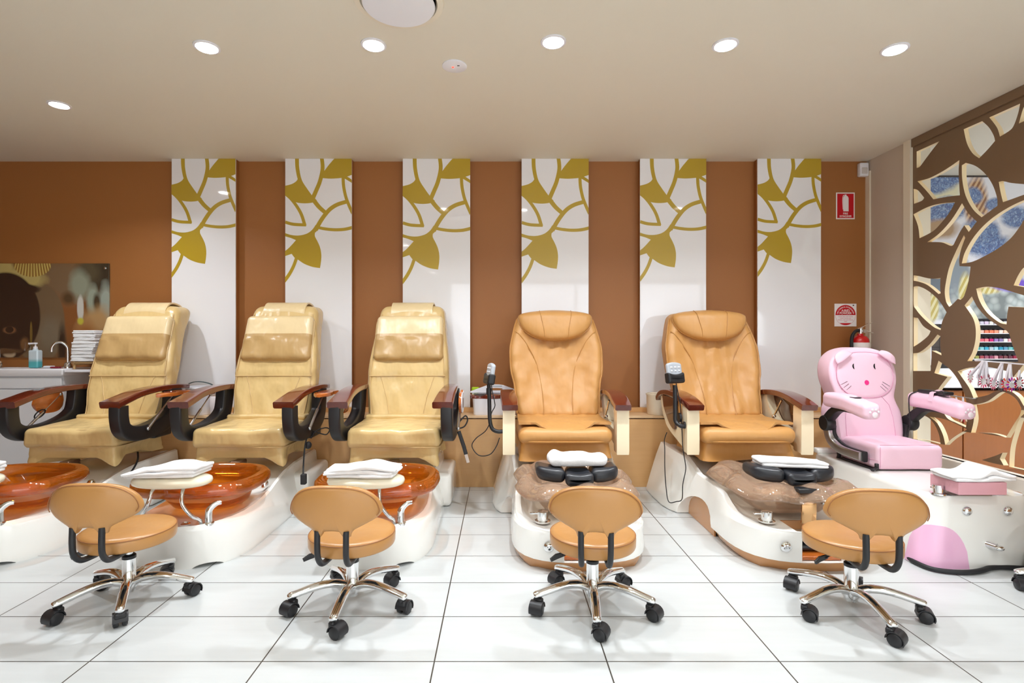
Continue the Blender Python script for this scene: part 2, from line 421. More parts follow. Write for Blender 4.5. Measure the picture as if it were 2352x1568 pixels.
# -------------------------------------------------- wooden ledge along the wall
t = thing('wooden_ledge', 'light wood ledge box running along the wall behind the chairs', 'ledge')
b = B(); b.box(-3.28, XR - .001, 4.037, YW - .001, .0, .515); b.done('front_board', M['ledge'], t, 30)
b = B(); b.box(-3.28, XR - .001, 4.03, YW - .001, .522, .54, .002, 1); b.done('top_board', M['ledgetop'], t, 30)
b = B(); b.box(-3.28, XR - .013, 4.24, YP + .012, .5405, .574, .001, 1); b.done('back_strip', M['ledge'], t, 30)

# -------------------------------------------------- ceiling fittings
LAMPS = [(136,240),(475,107),(858,102),(1271,95),(1666,102),(2055,112)]
lw = ['above the washbasin end, alone nearest the wall', 'between the lone corner one and the round vent', 'beside the round ceiling vent', 'over the fourth stretch of wall, past the small white disc', 'second from the carved screen', 'nearest to the carved screen']
M['lens'] = emit('lamp_lens', (1.0, .97, .95, 1), 34)
def lamp(x, y, label, power, group='recessed ceiling downlights', spread=135):
    t = thing('ceiling_downlight', label, 'ceiling light', (x, y, ZC), 0, group)
    b = B(); b.lathe([(.062, -.0005), (.062, -.006), (.052, -.008), (.047, -.003), (.047, -.0005)], 28); b.done('trim_ring', M['white'], t)
    b = B(); b.lathe([(.046, -.0006), (.046, -.0035), (.001, -.0045)], 24); b.done('lens', M['lens'], t)
    L = bpy.data.lights.new('downlight', 'AREA'); L.shape = 'DISK'; L.size = .09; L.energy = power; L.color = (.90, .95, 1.0); L.spread = math.radians(spread)
    lo = bpy.data.objects.new('downlight_lamp', L); C.objects.link(lo); lo.location = (0, 0, -.012); lo.parent = t
    lo.visible_camera = True
PW = 11.5
for (px, py), w in zip(LAMPS, lw):
    Y = (ZC - H) * F / (CY - py); lamp((px - CX) * Y / F, Y, 'round white recessed downlight ' + w, PW)
for y in (.35, -1.36, -3.0):
    for k, x in enumerate((-1.45, .25, 1.95)): lamp(x, y, 'round recessed downlight of the rows out of the picture behind the viewer', PW)
for x, y in ((4.3, 3.4), (5.6, 3.4), (4.6, 1.6), (5.9, 0)): lamp(x, y, 'round recessed downlight added to brighten the room beyond the carved screen', PW * 1.9, 'added downlights beyond the screen')  # unseen lamps added to brighten the poster and counter beyond the screen
t = thing('ceiling_vent', 'large round white air diffuser cut off by the frame edge', 'air vent', (-.4327, 2.278, ZC))
b = B(); b.lathe([(.195, -.0005), (.19, -.012), (.165, -.014), (.158, -.002), (.158, -.0005)], 48); b.done('vent_ring', M['offwhite'], t)
b = B(); b.lathe([(.02, -.0006), (.02, -.018), (.15, -.018), (.155, -.024), (.15, -.03), (.001, -.033)], 48); b.done('vent_disc', M['white'], t)
t = thing('emergency_light', 'small flat white ceiling disc with a tiny red light', 'ceiling sensor', (-.2406, 2.827, ZC))
b = B(); b.lathe([(.066, -.0005), (.066, -.005), (.058, -.009), (.001, -.0095)], 36); b.done('cover', M['white'], t)
b = B(); b.ell((-.008, -.004, -.0105), (.006, .006, .004)); b.done('indicator', emit('red_indicator', (1, .06, .04, 1), 3), t)
b = B(); b.box(.016, .028, -.022, -.018, -.0115, -.0092); b.done('slot', M['dark'], t)
t = thing('motion_sensor', 'small white motion sensor box high in the wall corner', 'sensor', (2.952, 4.325, 2.496))
b = B(); b.rbox((0, 0, 0), (.036, .022, .055), .01, n=3); b.done('housing', M['white'], t)
b = B(); b.rbox((0, -.019, -.012), (.024, .008, .026), .007, n=3); b.done('window', plain('sensor_window', sr(214, 208, 204), .4), t)

# -------------------------------------------------- fire signs and extinguisher
RED = plain('sign_red', sr(200, 8, 28), .35); SW = plain('sign_white', sr(246, 240, 240), .4); PINKT = plain('sign_pale_red', sr(226, 150, 160), .5)
t = thing('fire_sign', 'red and white sign reading FIRE EXTINGUISHER with a bottle symbol', 'sign', (2.824, YW, 2.21))
def sg(y): return lambda a, c, d: (a, -y - d, c)
b = B(); b.box(-.0765, .0765, -.003, -.0005, -.109, .109, .001, 1); b.done('sign_plate', SW, t, 30)
b = B(); b.box(-.067, .067, -.0036, -.0031, -.0995, .0995); b.done('red_field', RED, t, 30)
b = B(); b.prism([(-.018,-.045),(.025,-.045),(.025,.065),(.018,.078),(.008,.083),(.008,.092),(-.004,.092),(-.004,.083),(-.014,.078),(-.018,.065)], 0, .0006, sg(.0036))
b.prism([(-.0225,-.03),(-.0195,-.03),(-.0195,.066),(-.018,.08),(-.004,.087),(-.004,.0915),(-.019,.086),(-.0245,.07),(-.026,.04)], 0, .0006, sg(.0036)); b.done('bottle_symbol', SW, t, 30)
tf = lambda cx, cz, y: (lambda a, c, d: (cx + a, -y - d, cz + c))
text('FIRE', .022, .0004, fn=tf(0, -.064, .0042), mat=SW, parent=t); text('EXTINGUISHER', .0215, .0004, fn=tf(0, -.086, .0042), mat=SW, parent=t, sx=.66)
t = thing('extinguisher_sign', 'square white sign with a red disc reading A:B(E) POWDER', 'sign', (2.824, YW, 1.318))
b = B(); b.box(-.09, .09, -.004, -.0005, -.093, .093, .001, 1); b.done('sign_plate', SW, t, 30)
R0 = .082
def seg(z0, z1, n=40):
    a0 = math.asin(max(-1, z0 / R0)); a1 = math.asin(min(1, z1 / R0))
    return [(R0*math.cos(a), R0*math.sin(a)) for a in lin(a0, a1, n)] + [(-R0*math.cos(a), R0*math.sin(a)) for a in lin(a1, a0, n)]
b = B(); b.prism(seg(0, R0 * .9999), 0, .0005, sg(.004)); b.prism(seg(-R0 * .9999, -R0 * .80), 0, .0005, sg(.004)); b.done('red_disc', RED, t, 30)
ring = [(R0*math.cos(2*PI*k/64), -.0042, R0*math.sin(2*PI*k/64)) for k in range(64)]
b = B(); b.tube(ring, .0006, 6, loop=True); b.done('disc_outline', RED, t)
text('A:B(E)', .026, .0003, fn=tf(0, .036, .0048), mat=SW, parent=t); text('POWDER', .026, .0003, fn=tf(0, .0145, .0048), mat=SW, parent=t, sx=.9)
s_ = 'FIRE EXTINGUISHER'
def arc(a, c, d):
    r = .0655 + c; th = PI/2 - a / .066; return (r*math.cos(th), -.0048 - d, r*math.sin(th))
text('DRY CHEMICAL EXTINGUISHER', .0135, .0003, fn=arc, mat=SW, parent=t, sx=.98)
for i, s_ in enumerate(('TO BE USED FOR WOOD', 'PAPER TEXTILE OIL', 'PETROL AND ELECTRICAL', 'FIRES')): text(s_, .0105, .0003, fn=tf(0, -.014 - i * .013, .0044), mat=PINKT, parent=t, name='small_print')
b = B(); b.box(.058, .07, -.0046, -.004, .075, .083); b.done('maker_mark', M['dark'], t)
t = thing('fire_extinguisher', 'red fire extinguisher with white band hung in the corner behind the pink seat', 'fire extinguisher', (2.862, 4.225, 0))
b = B(); b.lathe([(.001,.68),(.055,.68),(.062,.69),(.064,.72),(.064,1.085),(.06,1.12),(.045,1.142),(.024,1.15),(.02,1.165),(.001,1.165)], 32); b.done('cylinder', plain('extinguisher_red', sr(205, 14, 22), .22, coat=.5), t)
b = B(); b.lathe([(.0645,1.045),(.0648,1.046),(.0648,1.094),(.0638,1.0945)], 32); b.done('white_band', SW, t)
b = B(); b.lathe([(.016,1.16),(.016,1.178),(.02,1.18),(.02,1.205),(.012,1.21),(.001,1.21)], 20); b.lathe([(.015,0),(.015,.01),(.001,.011)], 18, Matrix.Rotation(PI/2, 4, 'X'), (.018, -.018, 1.185)); b.done('valve', M['chrome'], t)
b = B(); b.strap([(-.01,0,1.205),(.01,-.005,1.215),(.035,-.01,1.235),(.085,-.02,1.252)], .018, .004, (0, 1, 0)); b.strap([(.015,0,1.195),(.05,-.01,1.185),(.09,-.02,1.17)], .016, .004, (0, 1, 0)); b.done('lever', M['chrome'], t)
b = B(); b.tube(cr([(-.015,-.01,1.19),(-.045,-.015,1.185),(-.074,-.02,1.15),(-.082,-.02,1.1),(-.082,-.02,1.0),(-.08,-.015,.85)], 5), .0125, 10); b.done('hose', M['rubber'], t)
b = B(); b.box(-.02, .02, .064, .1235, .9, 1.0); b.done('wall_bracket', M['black'], t)
# ================================================================= CARVED SCREEN AND THE ROOM BEYOND
A5 = lambda p: (1960 + p[0] * .2806, 200 + p[1] * .2806)
A6 = lambda p: (1960 + p[0] * .306, 600 + p[1] * .3061)
HOLES = [
 [A5(p) for p in ((518,527),(705,442),(650,510),(590,590),(545,650),(518,662))],
 [A5(p) for p in ((903,345),(1055,278),(1110,330),(1148,395),(1160,440),(1100,510),(1030,582),(975,540),(930,460))],
 [A5(p) for p in ((1113,248),(1365,135),(1350,210),(1315,310),(1280,355),(1200,405),(1175,330))],
 [A5(p) for p in ((1355,298),(1382,200),(1397,160),(1500,115),(1500,232))],
 [A5(p) for p in ((525,770),(620,745),(720,695),(800,645),(868,597),(862,700),(872,885),(780,895),(655,918),(600,850))],
 [A5(p) for p in ((493,832),(530,845),(580,905),(560,930),(497,955))],
 [A5(p) for p in ((493,1040),(600,985),(700,955),(832,942),(790,1020),(720,1110),(650,1180),(542,1237),(530,1140))],
 [A5(p) for p in ((890,950),(940,1030),(1010,1100),(945,1185),(908,1130),(870,1190),(820,1290),(795,1298),(720,1270),(605,1268),(700,1200),(800,1090))],
 [A5(p) for p in ((888,640),(920,620),(1000,645),(1080,710),(1140,800),(1175,900),(1180,970),(1050,1065),(980,1000),(920,890),(892,760))],
 [A5(p) for p in ((1190,775),(1230,770),(1300,785),(1480,800),(1480,852),(1397,880),(1300,915),(1225,942),(1205,860))],
 [A5(p) for p in ((888,1443),(910,1360),(970,1250),(1050,1150),(1150,1062),(1270,985),(1397,925),(1520,890),(1500,985),(1397,1085),(1370,1130),(1290,1235),(1180,1322),(1060,1390),(970,1430))],
 [(2214,540),(2217,546),(2207,574),(2203,595),(2204,611),(2229,612),(2228,624),(2223,652),(2214,680),(2206,688),(2200,686),(2185,701),(2180,704),(2173,692),(2170,670),(2173,646),(2179,618),(2188,594),(2201,566)],
 [A6(p) for p in ((453,105),(490,110),(580,130),(655,125),(652,180),(655,240),(640,245),(560,180),(500,155),(453,145))],
 [A6(p) for p in ((453,190),(490,187),(560,220),(640,290),(700,382),(668,450),(655,515),(600,490),(520,420),(470,360),(453,320))],
 [A6(p) for p in ((453,420),(485,425),(525,485),(580,522),(560,560),(500,610),(453,640))],
 [A6(p) for p in ((632,548),(655,562),(652,630),(662,705),(590,670),(580,822),(450,822),(450,690),(500,680),(570,625))],
 [A6(p) for p in ((608,838),(640,745),(720,805),(780,880),(820,960),(850,1060),(855,1160),(845,1245),(770,1210),(700,1170),(645,1060),(622,980),(665,920),(708,866))],
 [A6(p) for p in ((890,262),(930,340),(1000,420),(1080,478),(1160,530),(1185,600),(1215,690),(1235,740),(1215,755),(1000,750),(855,748),(890,690),(915,600),(918,500),(895,420),(835,330))],
 [A6(p) for p in ((922,205),(1000,190),(1100,202),(1230,240),(1330,270),(1330,346),(1281,345),(1165,340),(1155,400),(1150,473),(1090,455),(1000,380),(945,290))],
 [A6(p) for p in ((783,824),(870,797),(1010,793),(1180,830),(1200,870),(1281,770),(1330,720),(1330,1120),(1281,1085),(1240,1020),(1180,975),(1090,967),(1000,1005),(902,1025),(870,950),(830,890))],
 [A6(p) for p in ((890,1072),(925,1072),(1010,1048),(1100,985),(1150,985),(1220,1030),(1262,1100),(1250,1150),(1200,1230),(1145,1322),(1040,1290),(883,1285),(905,1180))],
 [A6(p) for p in ((1170,1540),(1180,1400),(1215,1270),(1255,1170),(1330,1110),(1330,1575),(1240,1555))],
 [A6(p) for p in ((965,1490),(1060,1460),(1120,1435),(1100,1480),(1128,1530),(1040,1512))],
 [A6(p) for p in ((450,1150),(540,1160),(600,1210),(640,1290),(655,1370),(560,1345),(450,1330))],
 [A6(p) for p in ((572,1165),(690,1185),(830,1248),(852,1262),(800,1290),(740,1330),(690,1376),(672,1300),(630,1215))],
 [A6(p) for p in ((1203,180),(1240,100),(1290,40),(1400,0),(1400,225),(1290,195))],
]
def plane(p): q = onX(p[0], p[1], XR); return (q.y, q.z)
Z0, Z1, Y0, Y1 = .325, ZC - .06, 1.0, 3.864
outer = [(Y0, Z0), (Y1, Z0), (Y1, Z1), (Y0, Z1)]
polys = [outer] + [[(q.x, q.y) for q in curvy([plane(p) for p in h], 5, 40)] for h in HOLES]
# more leaf openings towards the camera, outside the frame
for cy, cz, ry, rz, a in ((2.45,2.0,.2,.3,.5),(2.0,1.6,.22,.33,-.4),(2.4,1.2,.2,.3,.3),(1.7,2.15,.2,.25,.9),(1.9,.85,.24,.3,-.6),(1.45,1.3,.2,.34,.2)):
    P = []
    for th in lin(-1, 1, 10)[:-1]: P.append((ry * (1 - th * th), rz * th))
    for th in lin(1, -1, 10)[:-1]: P.append((-ry * (1 - th * th), rz * th))
    polys.append([(cy + x * math.cos(a) - y * math.sin(a), cz + x * math.sin(a) + y * math.cos(a)) for x, y in P])
TH = .03
M['board'] = plain('taupe_board_paint', sr(126, 100, 74), .38); M['boardedge'] = plain('cream_cut_edge', sr(242, 222, 182), .45)
t = thing('carved_screen', 'tall taupe screen with leaf-shaped openings beside the pink child seat', 'screen')
me = from_curve(fill(polys, TH), [M['board'], M['boardedge']], lambda x, y, z: (XR + TH / 2 + z, x, y), 'leaf_board', 30, True)
put('leaf_board', me, t)
b = B(); b.box(XR - .014, XR + .044, 1.0, 3.864, ZC - .0595, ZC - .0008, .002, 1); b.done('top_rail', M['board'], t, 30)

# ---- room beyond: wall with dark tiles, poster, counter, shelf of jars
def dark_tiles():
    q = NT('dark_grey_tile'); v, x, y, z = q.xyz(); br = q.new('ShaderNodeTexBrick'); br.offset = 0
    mp = q.new('ShaderNodeCombineXYZ'); q.t.links.new(x, mp.inputs[0]); q.t.links.new(z, mp.inputs[1]); q.t.links.new(mp.outputs[0], br.inputs[0])
    br.inputs['Color1'].default_value = sr(88, 80, 78); br.inputs['Color2'].default_value = sr(80, 74, 74); br.inputs['Mortar'].default_value = sr(52, 48, 48)
    br.inputs['Scale'].default_value = 1; br.inputs['Brick Width'].default_value = .3; br.inputs['Row Height'].default_value = .15; br.inputs['Mortar Size'].default_value = .003
    q.set(col=br.outputs[0], rough=.35); return q.m
b = B(); b.box(XR + .04, XF, YR, YR + .15, 0, ZC); struct('wall_beyond', b, dark_tiles(), 'dark tiled wall seen through the carved screen')

# pictures: soft shapes in wall coordinates. Each shape = (cx, cy, rx, ry, colour, softness)
def picture(name, Y, shapes, bg, extra=None, mirror=0.0, rough=.15):
    q = NT(name); v, x, y, z = q.xyz()
    px = q.math('ADD', q.math('MULTIPLY', x, F / Y), CX); py = q.math('SUBTRACT', CY, q.math('MULTIPLY', q.math('SUBTRACT', z, H), F / Y))
    wob, _ = q.noise(v, 9, 3); wob = q.math('MULTIPLY', q.math('SUBTRACT', wob, .5), .5)
    col = bg
    for cx, cy, rx, ry, c, so in shapes:
        dx = q.math('DIVIDE', q.math('SUBTRACT', px, cx), rx); dy = q.math('DIVIDE', q.math('SUBTRACT', py, cy), ry)
        d = q.math('SQRT', q.math('ADD', q.math('MULTIPLY', dx, dx), q.math('MULTIPLY', dy, dy)))
        if so > .2: d = q.math('ADD', d, wob)
        f = q.math('DIVIDE', q.math('SUBTRACT', 1 + so / 2, d), so, True)
        cc = c if not callable(c) else c(q, v, px, py)
        col = q.mix(f, col, cc)
    q.set(col=col, rough=rough, coat=.3, coatr=.03)
    if mirror:
        gl = q.new('ShaderNodeBsdfGlossy'); gl.inputs['Roughness'].default_value = .02; ms = q.new('ShaderNodeMixShader'); ms.inputs[0].default_value = mirror
        q.t.links.new(q.b.outputs[0], ms.inputs[1]); q.t.links.new(gl.outputs[0], ms.inputs[2]); q.t.links.new(ms.outputs[0], q.out.inputs['Surface'])
    return q.m
def vor(q, v, px, py, scale, c0, c1, c2):
    n = q.new('ShaderNodeTexVoronoi'); n.inputs['Scale'].default_value = scale; q.t.links.new(q.noise(v, 6, 3)[1], n.inputs['Vector']) if scale > 20 else q.t.links.new(v, n.inputs['Vector'])
    s = q.new('ShaderNodeSeparateColor'); q.t.links.new(n.outputs['Color'], s.inputs[0])
    a = q.mix(s.outputs[0], c0, c1); return q.mix(q.math('MULTIPLY', n.outputs['Distance'], 1.3, True), a, c2)
blue = lambda q, v, px, py: vor(q, v, px, py, 22, sr(112, 148, 204), sr(186, 210, 236), sr(96, 112, 158))
pebb = lambda q, v, px, py: vor(q, v, px, py, 14, sr(226, 232, 230), sr(198, 212, 214), sr(130, 138, 140))
def strip(q, v, px, py):
    s = q.math('SINE', q.math('ADD', q.math('MULTIPLY', px, .5), q.math('MULTIPLY', py, .25))); return q.mix(q.math('GREATER_THAN', s, 0), sr(196, 178, 108), sr(226, 220, 176))
wick = lambda q, v, px, py: q.mix(q.math('GREATER_THAN', q.math('SINE', q.math('ADD', q.math('MULTIPLY', px, .55), q.math('MULTIPLY', py, .3))), 0), sr(150, 108, 80), sr(214, 178, 140))
poster = picture('spa_poster_print', YR, [
 (2160,440,46,52,sr(226,222,190),.5),(2140,420,50,26,blue,.35),(2190,404,24,18,blue,.4),(2125,500,42,34,blue,.35),(2176,480,40,28,blue,.35),(2160,525,40,22,sr(180,150,120),.5),
 (2240,470,26,70,wick,.4),(2232,450,22,20,blue,.4),(2284,470,22,16,blue,.4),(2250,545,46,46,blue,.35),(2300,580,44,38,blue,.4),(2330,500,34,26,blue,.4),(2340,560,30,34,sr(214,214,214),.5),
 (2150,650,90,60,sr(112,122,134),.5),(2200,640,26,56,sr(140,150,160),.4),(2300,690,120,56,pebb,.3),(2150,718,40,18,pebb,.3),(2215,668,16,40,strip,.4),(2140,708,14,34,strip,.4),(2266,664,30,12,strip,.5),(2330,655,60,14,sr(120,92,200),.5),(2245,628,16,12,sr(120,92,200),.5)], sr(232, 233, 242))
b = B(); b.box(XR + .6, XR + 3.2, YR - .012, YR - .0008, 1.255, ZC - .02); tag(b.done('spa_poster', poster, None, 30), 'large spa poster of blue flowers and pebbles on the wall beyond the screen', 'poster')
t = thing('nail_counter', 'white topped wooden counter beyond the carved screen', 'counter')
b = B(); b.box(3.2, 6.6, 4.32, YR - .001, .725, .88, .004, 1); b.done('counter_top', plain('counter_white', sr(240, 240, 246), .25), t, 30)
b = B(); b.box(3.22, 6.58, 4.36, YR - .001, 0, .70); b.done('cabinet_body', M['cabwood'], t, 30)
for k in range(6): b = B(); b.box(3.23 + k * .56, 3.78 + k * .56, 4.346, 4.36, .06, .695, .002, 1); b.done('cabinet_door', M['cabwood'], t, 30)
# shelf of colour jars
rows = [745, 765, 784.5, 803.5, 823.5]; YS = 4.6; JP = 10.9 * YS / F
xa, xb = (2212 - CX) * YS / F, (2352 - CX) * YS / F
t = thing('jar_rack', 'dark wall rack with five thin white shelves for colour jars', 'shelf')
b = B(); b.box(xa - .02, xb + .02, YS + .035, YR - .013, .92, 1.3); b.done('back_panel', plain('rack_back', sr(44, 42, 50), .3), t, 30)
zs = [H - (py - CY) * YS / F for py in rows]
for z in zs: b = B(); b.box(xa, xb, YS - .03, YS + .034, z - .006, z, .001, 1); b.done('shelf_board', M['white'], t, 30)
pal = [[(214,196,222),(226,226,222),(200,196,214)], [(240,214,204),(236,196,170),(226,188,172),(230,130,100),(240,130,96),(244,150,120)], [(226,222,220),(232,170,180),(212,96,116),(226,120,130),(190,30,110),(150,120,180),(130,110,160)],
       [(110,180,180),(90,186,190),(130,190,196),(60,160,190),(170,190,200),(150,200,214),(40,140,170),(90,150,180)], [(150,190,186),(150,150,80),(160,70,80),(150,80,100),(140,60,90),(200,140,150),(110,40,60),(110,60,66),(96,40,60),(140,30,60)]]
cname = [['lilac','white','grey'], ['blush','peach','nude','orange','coral','apricot'], ['white','rose','red','salmon','magenta','violet','purple'], ['teal','aqua','sea green','turquoise','pale grey','ice blue','petrol','steel blue'], ['mint','olive','brick','mauve','berry','pink','maroon','brown','plum','crimson']]
order = ['first','second','third','fourth','fifth','sixth','seventh','eighth','ninth','tenth','eleventh']
shelfn = ['top', 'second', 'third', 'fourth', 'bottom']
b = B(); b.box(-.0165, .0165, -.0165, .0165, 0, .026, .003, 2); b.mi = 1; b.lathe([(.0145, .0262), (.015, .027), (.015, .036), (.001, .0365)], 12)
jar = b.mesh('colour_jar', [M['white'], plain('jar_lid', sr(40, 36, 44), .25)], 40)
for i, z in enumerate(zs):
    for k in range(10):
        c = pal[i][k % len(pal[i])]; nm = cname[i][k % len(pal[i])]
        o = put('colour_jar', jar); o.location = (xa + .03 + (k + .5) * JP * 1.0 + .012, YS - .006, z + .0003)
        key = 'jar_%d_%d_%d' % c
        if key not in M: M[key] = plain(key, sr(*c), .2, coat=.4)
        o.material_slots[0].link = 'OBJECT'; o.material_slots[0].material = M[key]
        tag(o, '%s colour jar, %s along the %s shelf of the wall rack' % (nm, order[k], shelfn[i]), 'jar', 'colour jars on the wall rack')
# things on the counter
def lathe_thing(name, label, cat, prof, mat, loc, n=20, group=None):
    b = B(); b.lathe(prof, n); o = b.done(name, mat); o.location = loc; return tag(o, label, cat, group)
lathe_thing('paper_cup', 'white cup on the counter beyond the screen', 'cup', [(.001,0),(.026,0),(.034,.085),(.031,.085),(.024,.004),(.001,.004)], M['white'], ((2113 - CX) * 4.45 / F, 4.45, .8803))
b = B(); b.rbox((0, 0, .075), (.035, .02, .075), .012, n=3); o = b.done('teal_bottle', plain('teal_plastic', sr(60, 150, 150), .2, coat=.4)); o.location = ((2118 - CX) * 4.62 / F, 4.62, 1.102); tag(o, 'teal bottle standing on the white box by the dark tiles', 'bottle')
b = B(); b.rbox((0, 0, .11), (.05, .035, .11), .008, n=3); o = b.done('white_box', M['white']); o.location = ((2120 - CX) * 4.62 / F, 4.62, .8805); tag(o, 'white upright box on the counter under the teal bottle', 'box')
b = B(); b.box(-.16, .16, -.06, .06, 0, .018, .003, 1); o = b.done('black_folder', M['black']); o.location = ((2195 - CX) * 4.45 / F, 4.5, .8805); tag(o, 'flat black folder lying on the white counter', 'folder')

# nail colour sample wheels hung on the screen
WN = [0]
def wheel(label, px, py, cols, tilt, hookpx, hookpy, X=2.955, n=12):
    WN[0] += 1; X = 2.965 - .024 * (WN[0] % 3)
    p = onX(px, py, X); hk = onX(hookpx, hookpy, X)
    t = thing('nail_sample_wheel', label, 'nail sample', p, 0, 'nail sample wheels hanging on the screen')
    R = Matrix.Rotation(tilt, 4, 'Z') @ Matrix.Rotation(PI/2, 4, 'X')
    b = B(); b.lathe([(.001,-.002),(.019,-.002),(.021,0),(.019,.002),(.001,.002)], 20); b.xf(R); b.done('hub', M['white'], t)
    b = B()
    for k in range(n):
        a = 2 * PI * k / n; b.mi = k % len(cols)
        b.ell((.03*math.cos(a), .03*math.sin(a), 0), (.0125, .0055, .0022), 8, 5, Matrix.Rotation(a, 4, 'Z'))
    b.xf(R); b.done('nail_tips', cols, t)
    d = hk - p; b = B()
    for e in (-.008, 0, .008): b.strap([(e, .002, .01), (e * .6 + d.x * .5, d.y * .5 + .004, d.z * .5), (d.x, d.y, d.z)], .012, .0012, (0, 1, 0), .3)
    b.done('hanging_strap', M['white'], t)
def pc(*l): 
    out = []
    for c in l:
        k = 'nail_%d_%d_%d' % c
        if k not in M: M[k] = plain(k, sr(*c), .2, coat=.5)
        out.append(M[k])
    return out
wheel('pale wheel of pink striped nail tips, first on the screen hook', 2229, 865, pc((236,196,206),(222,120,140)), .5, 2256, 830)
wheel('nail wheel with purple and grey tips hanging behind the pale striped one', 2247, 872, pc((110,70,110),(150,110,130),(200,170,190)), .9, 2258, 829)
wheel('nail wheel with bright pink tips in the middle of the first bunch', 2259, 876, pc((240,90,140),(220,40,100),(240,160,180)), .2, 2262, 829)
wheel('nail wheel with brown and mauve tips beside the bright pink one', 2270, 874, pc((120,70,70),(170,90,110),(90,50,60)), 1.1, 2266, 829)
wheel('nail wheel with soft rose tips starting the second bunch', 2282, 880, pc((236,130,160),(220,110,140)), .4, 2300, 834)
wheel('nail wheel with dark green tips turned edge-on', 2299, 884, pc((30,50,56),(60,80,90)), 1.3, 2303, 834)
wheel('nail wheel with scarlet and orange tips in the second bunch', 2312, 882, pc((236,40,50),(250,100,60),(230,30,90)), .2, 2318, 836)
wheel('nail wheel with magenta and violet tips in the second bunch', 2324, 883, pc((220,40,190),(110,20,150),(236,80,70)), .2, 2321, 836)
wheel('nail wheel with deep crimson tips near the frame edge', 2341, 880, pc((150,16,40),(190,30,60),(70,20,60)), .3, 2342, 850)
wheel('nail wheel with wine red tips hanging low behind the pink armrest', 2205, 952, pc((150,30,60),(60,20,30),(220,130,150)), .6, 2196, 912)
wheel('nail wheel with beige and red tips hanging low behind the pink armrest', 2214, 955, pc((226,200,180),(190,40,60)), .1, 2212, 912)
p = onX(2256, 829, 2.955); q = onX(2345, 838, 2.955)
b = B(); b.tube([(2.955, p.y + .05, p.z + .003), (2.955, q.y - .05, q.z + .003)], .004, 8)
for yy in (p.y + .045, q.y - .045): b.tube([(2.955, yy, p.z), (3.0, yy, p.z)], .004, 8)
tag(b.done('sample_rail', M['white']), 'thin white rail on the screen carrying two bunches of nail wheels', 'rail')
p = onX(2196, 911, 2.955)
b = B(); b.tube([(2.955, p.y + .06, p.z + .003), (2.955, p.y - .12, p.z + .003)], .004, 8)
for yy in (p.y + .05, p.y - .1): b.tube([(2.955, yy, p.z), (3.0, yy, p.z)], .004, 8)
tag(b.done('sample_hook', M['silver']), 'small metal rail low on the screen behind the pink armrest', 'rail')
# ================================================================= CREAM PEDICURE CHAIRS
YO = 3.3          # every chair's origin lies on the floor under the front of its seat
def sq(hx, hy, p=6, n=56, c=(0, 0)):
    out = []
    for k in range(n):
        a = 2 * PI * k / n; ca, sa = math.cos(a), math.sin(a)
        out.append((c[0] + hx * math.copysign(abs(ca) ** (2 / p), ca), c[1] + hy * math.copysign(abs(sa) ** (2 / p), sa)))
    return out
def towel(name_label, loc, hx, hy, hz, rz=0, seed=0.0, folds=2, prof=None, skew=0.0, droop=0.0, group='white towels on the foot rests'):
    """a folded terry towel: soft layers of one cloth; prof(u, w) scales its thickness along and across"""
    b = B()
    for k in range(folds):
        def f(q, k=k):
            x, y, z = q; u, w = x / hx, y / hy; m = prof(u, w) if prof else 1
            zz = (2 * hz * (k + .5) / folds + z) * m
            up = zz / (2 * hz)
            zz += (nz((x, y * .8, k * .1), 7, hz * .5, seed) + nz((x, y, k), 17, hz * .22, seed)) * up
            zz -= droop * max(0, abs(u) - .6) ** 2 * hx
            x2 = x + nz((y, k * .6, .2), 11, .014, seed + 3) - (folds - 1 - k) * .007 * (1 if x > 0 else -1) + nz((x, y, z), 24, .003, seed)
            y2 = y * (1 - .10 * abs(u) ** 3) + skew * x + nz((x, k * .6, .2), 8, .012, seed + 5)
            return (x2, y2, max(.0005, zz))
        b.rbox((0, 0, 0), (hx, hy, hz / folds * 1.08), hz / folds, f, 20)
    o = b.done('folded_towel', M['towel'], None, 70); o.location = loc; o.rotation_euler = (0, 0, rz)
    return tag(o, name_label, 'towel', group)
BK = dict(z0=.545, z1=1.362)
def back_a(q):
    x, y, z = q; v = (z + .41) / .82
    w = tab([(0, .262), (.32, .290), (.42, .290), (.75, .262), (1, .235)], v) / .29
    yc = .49 + .30 * v - .02 * math.sin(PI * v)
    th = tab([(0, .8), (.6, .72), (.78, .95), (.9, 1.45), (1, 1.6)], v)
    if y > 0: yy = y * th
    else: yy = y * (1 - .18 * (1 - min(1, abs(x) / .29) ** 2) * math.sin(PI * min(1, v * 1.5)))
    if y < 0:
        if v < .47: yy += (nz((x, 0, z * .8), 8, .024, 2.0) + nz((x, 0, z), 19, .008, 5.0)) * smooth((.47 - v) / .1)
        yy -= .012 * smooth((v - .37) / .03) * smooth((.9 - v) / .1) - .0
    if y < 0: yy = y + (yy - y) * min(1, -y / .06)
    return (x * w, yc + yy, .545 + .817 * v + .02 * (1 - (x / .29) ** 2) * smooth((v - .8) / .2))
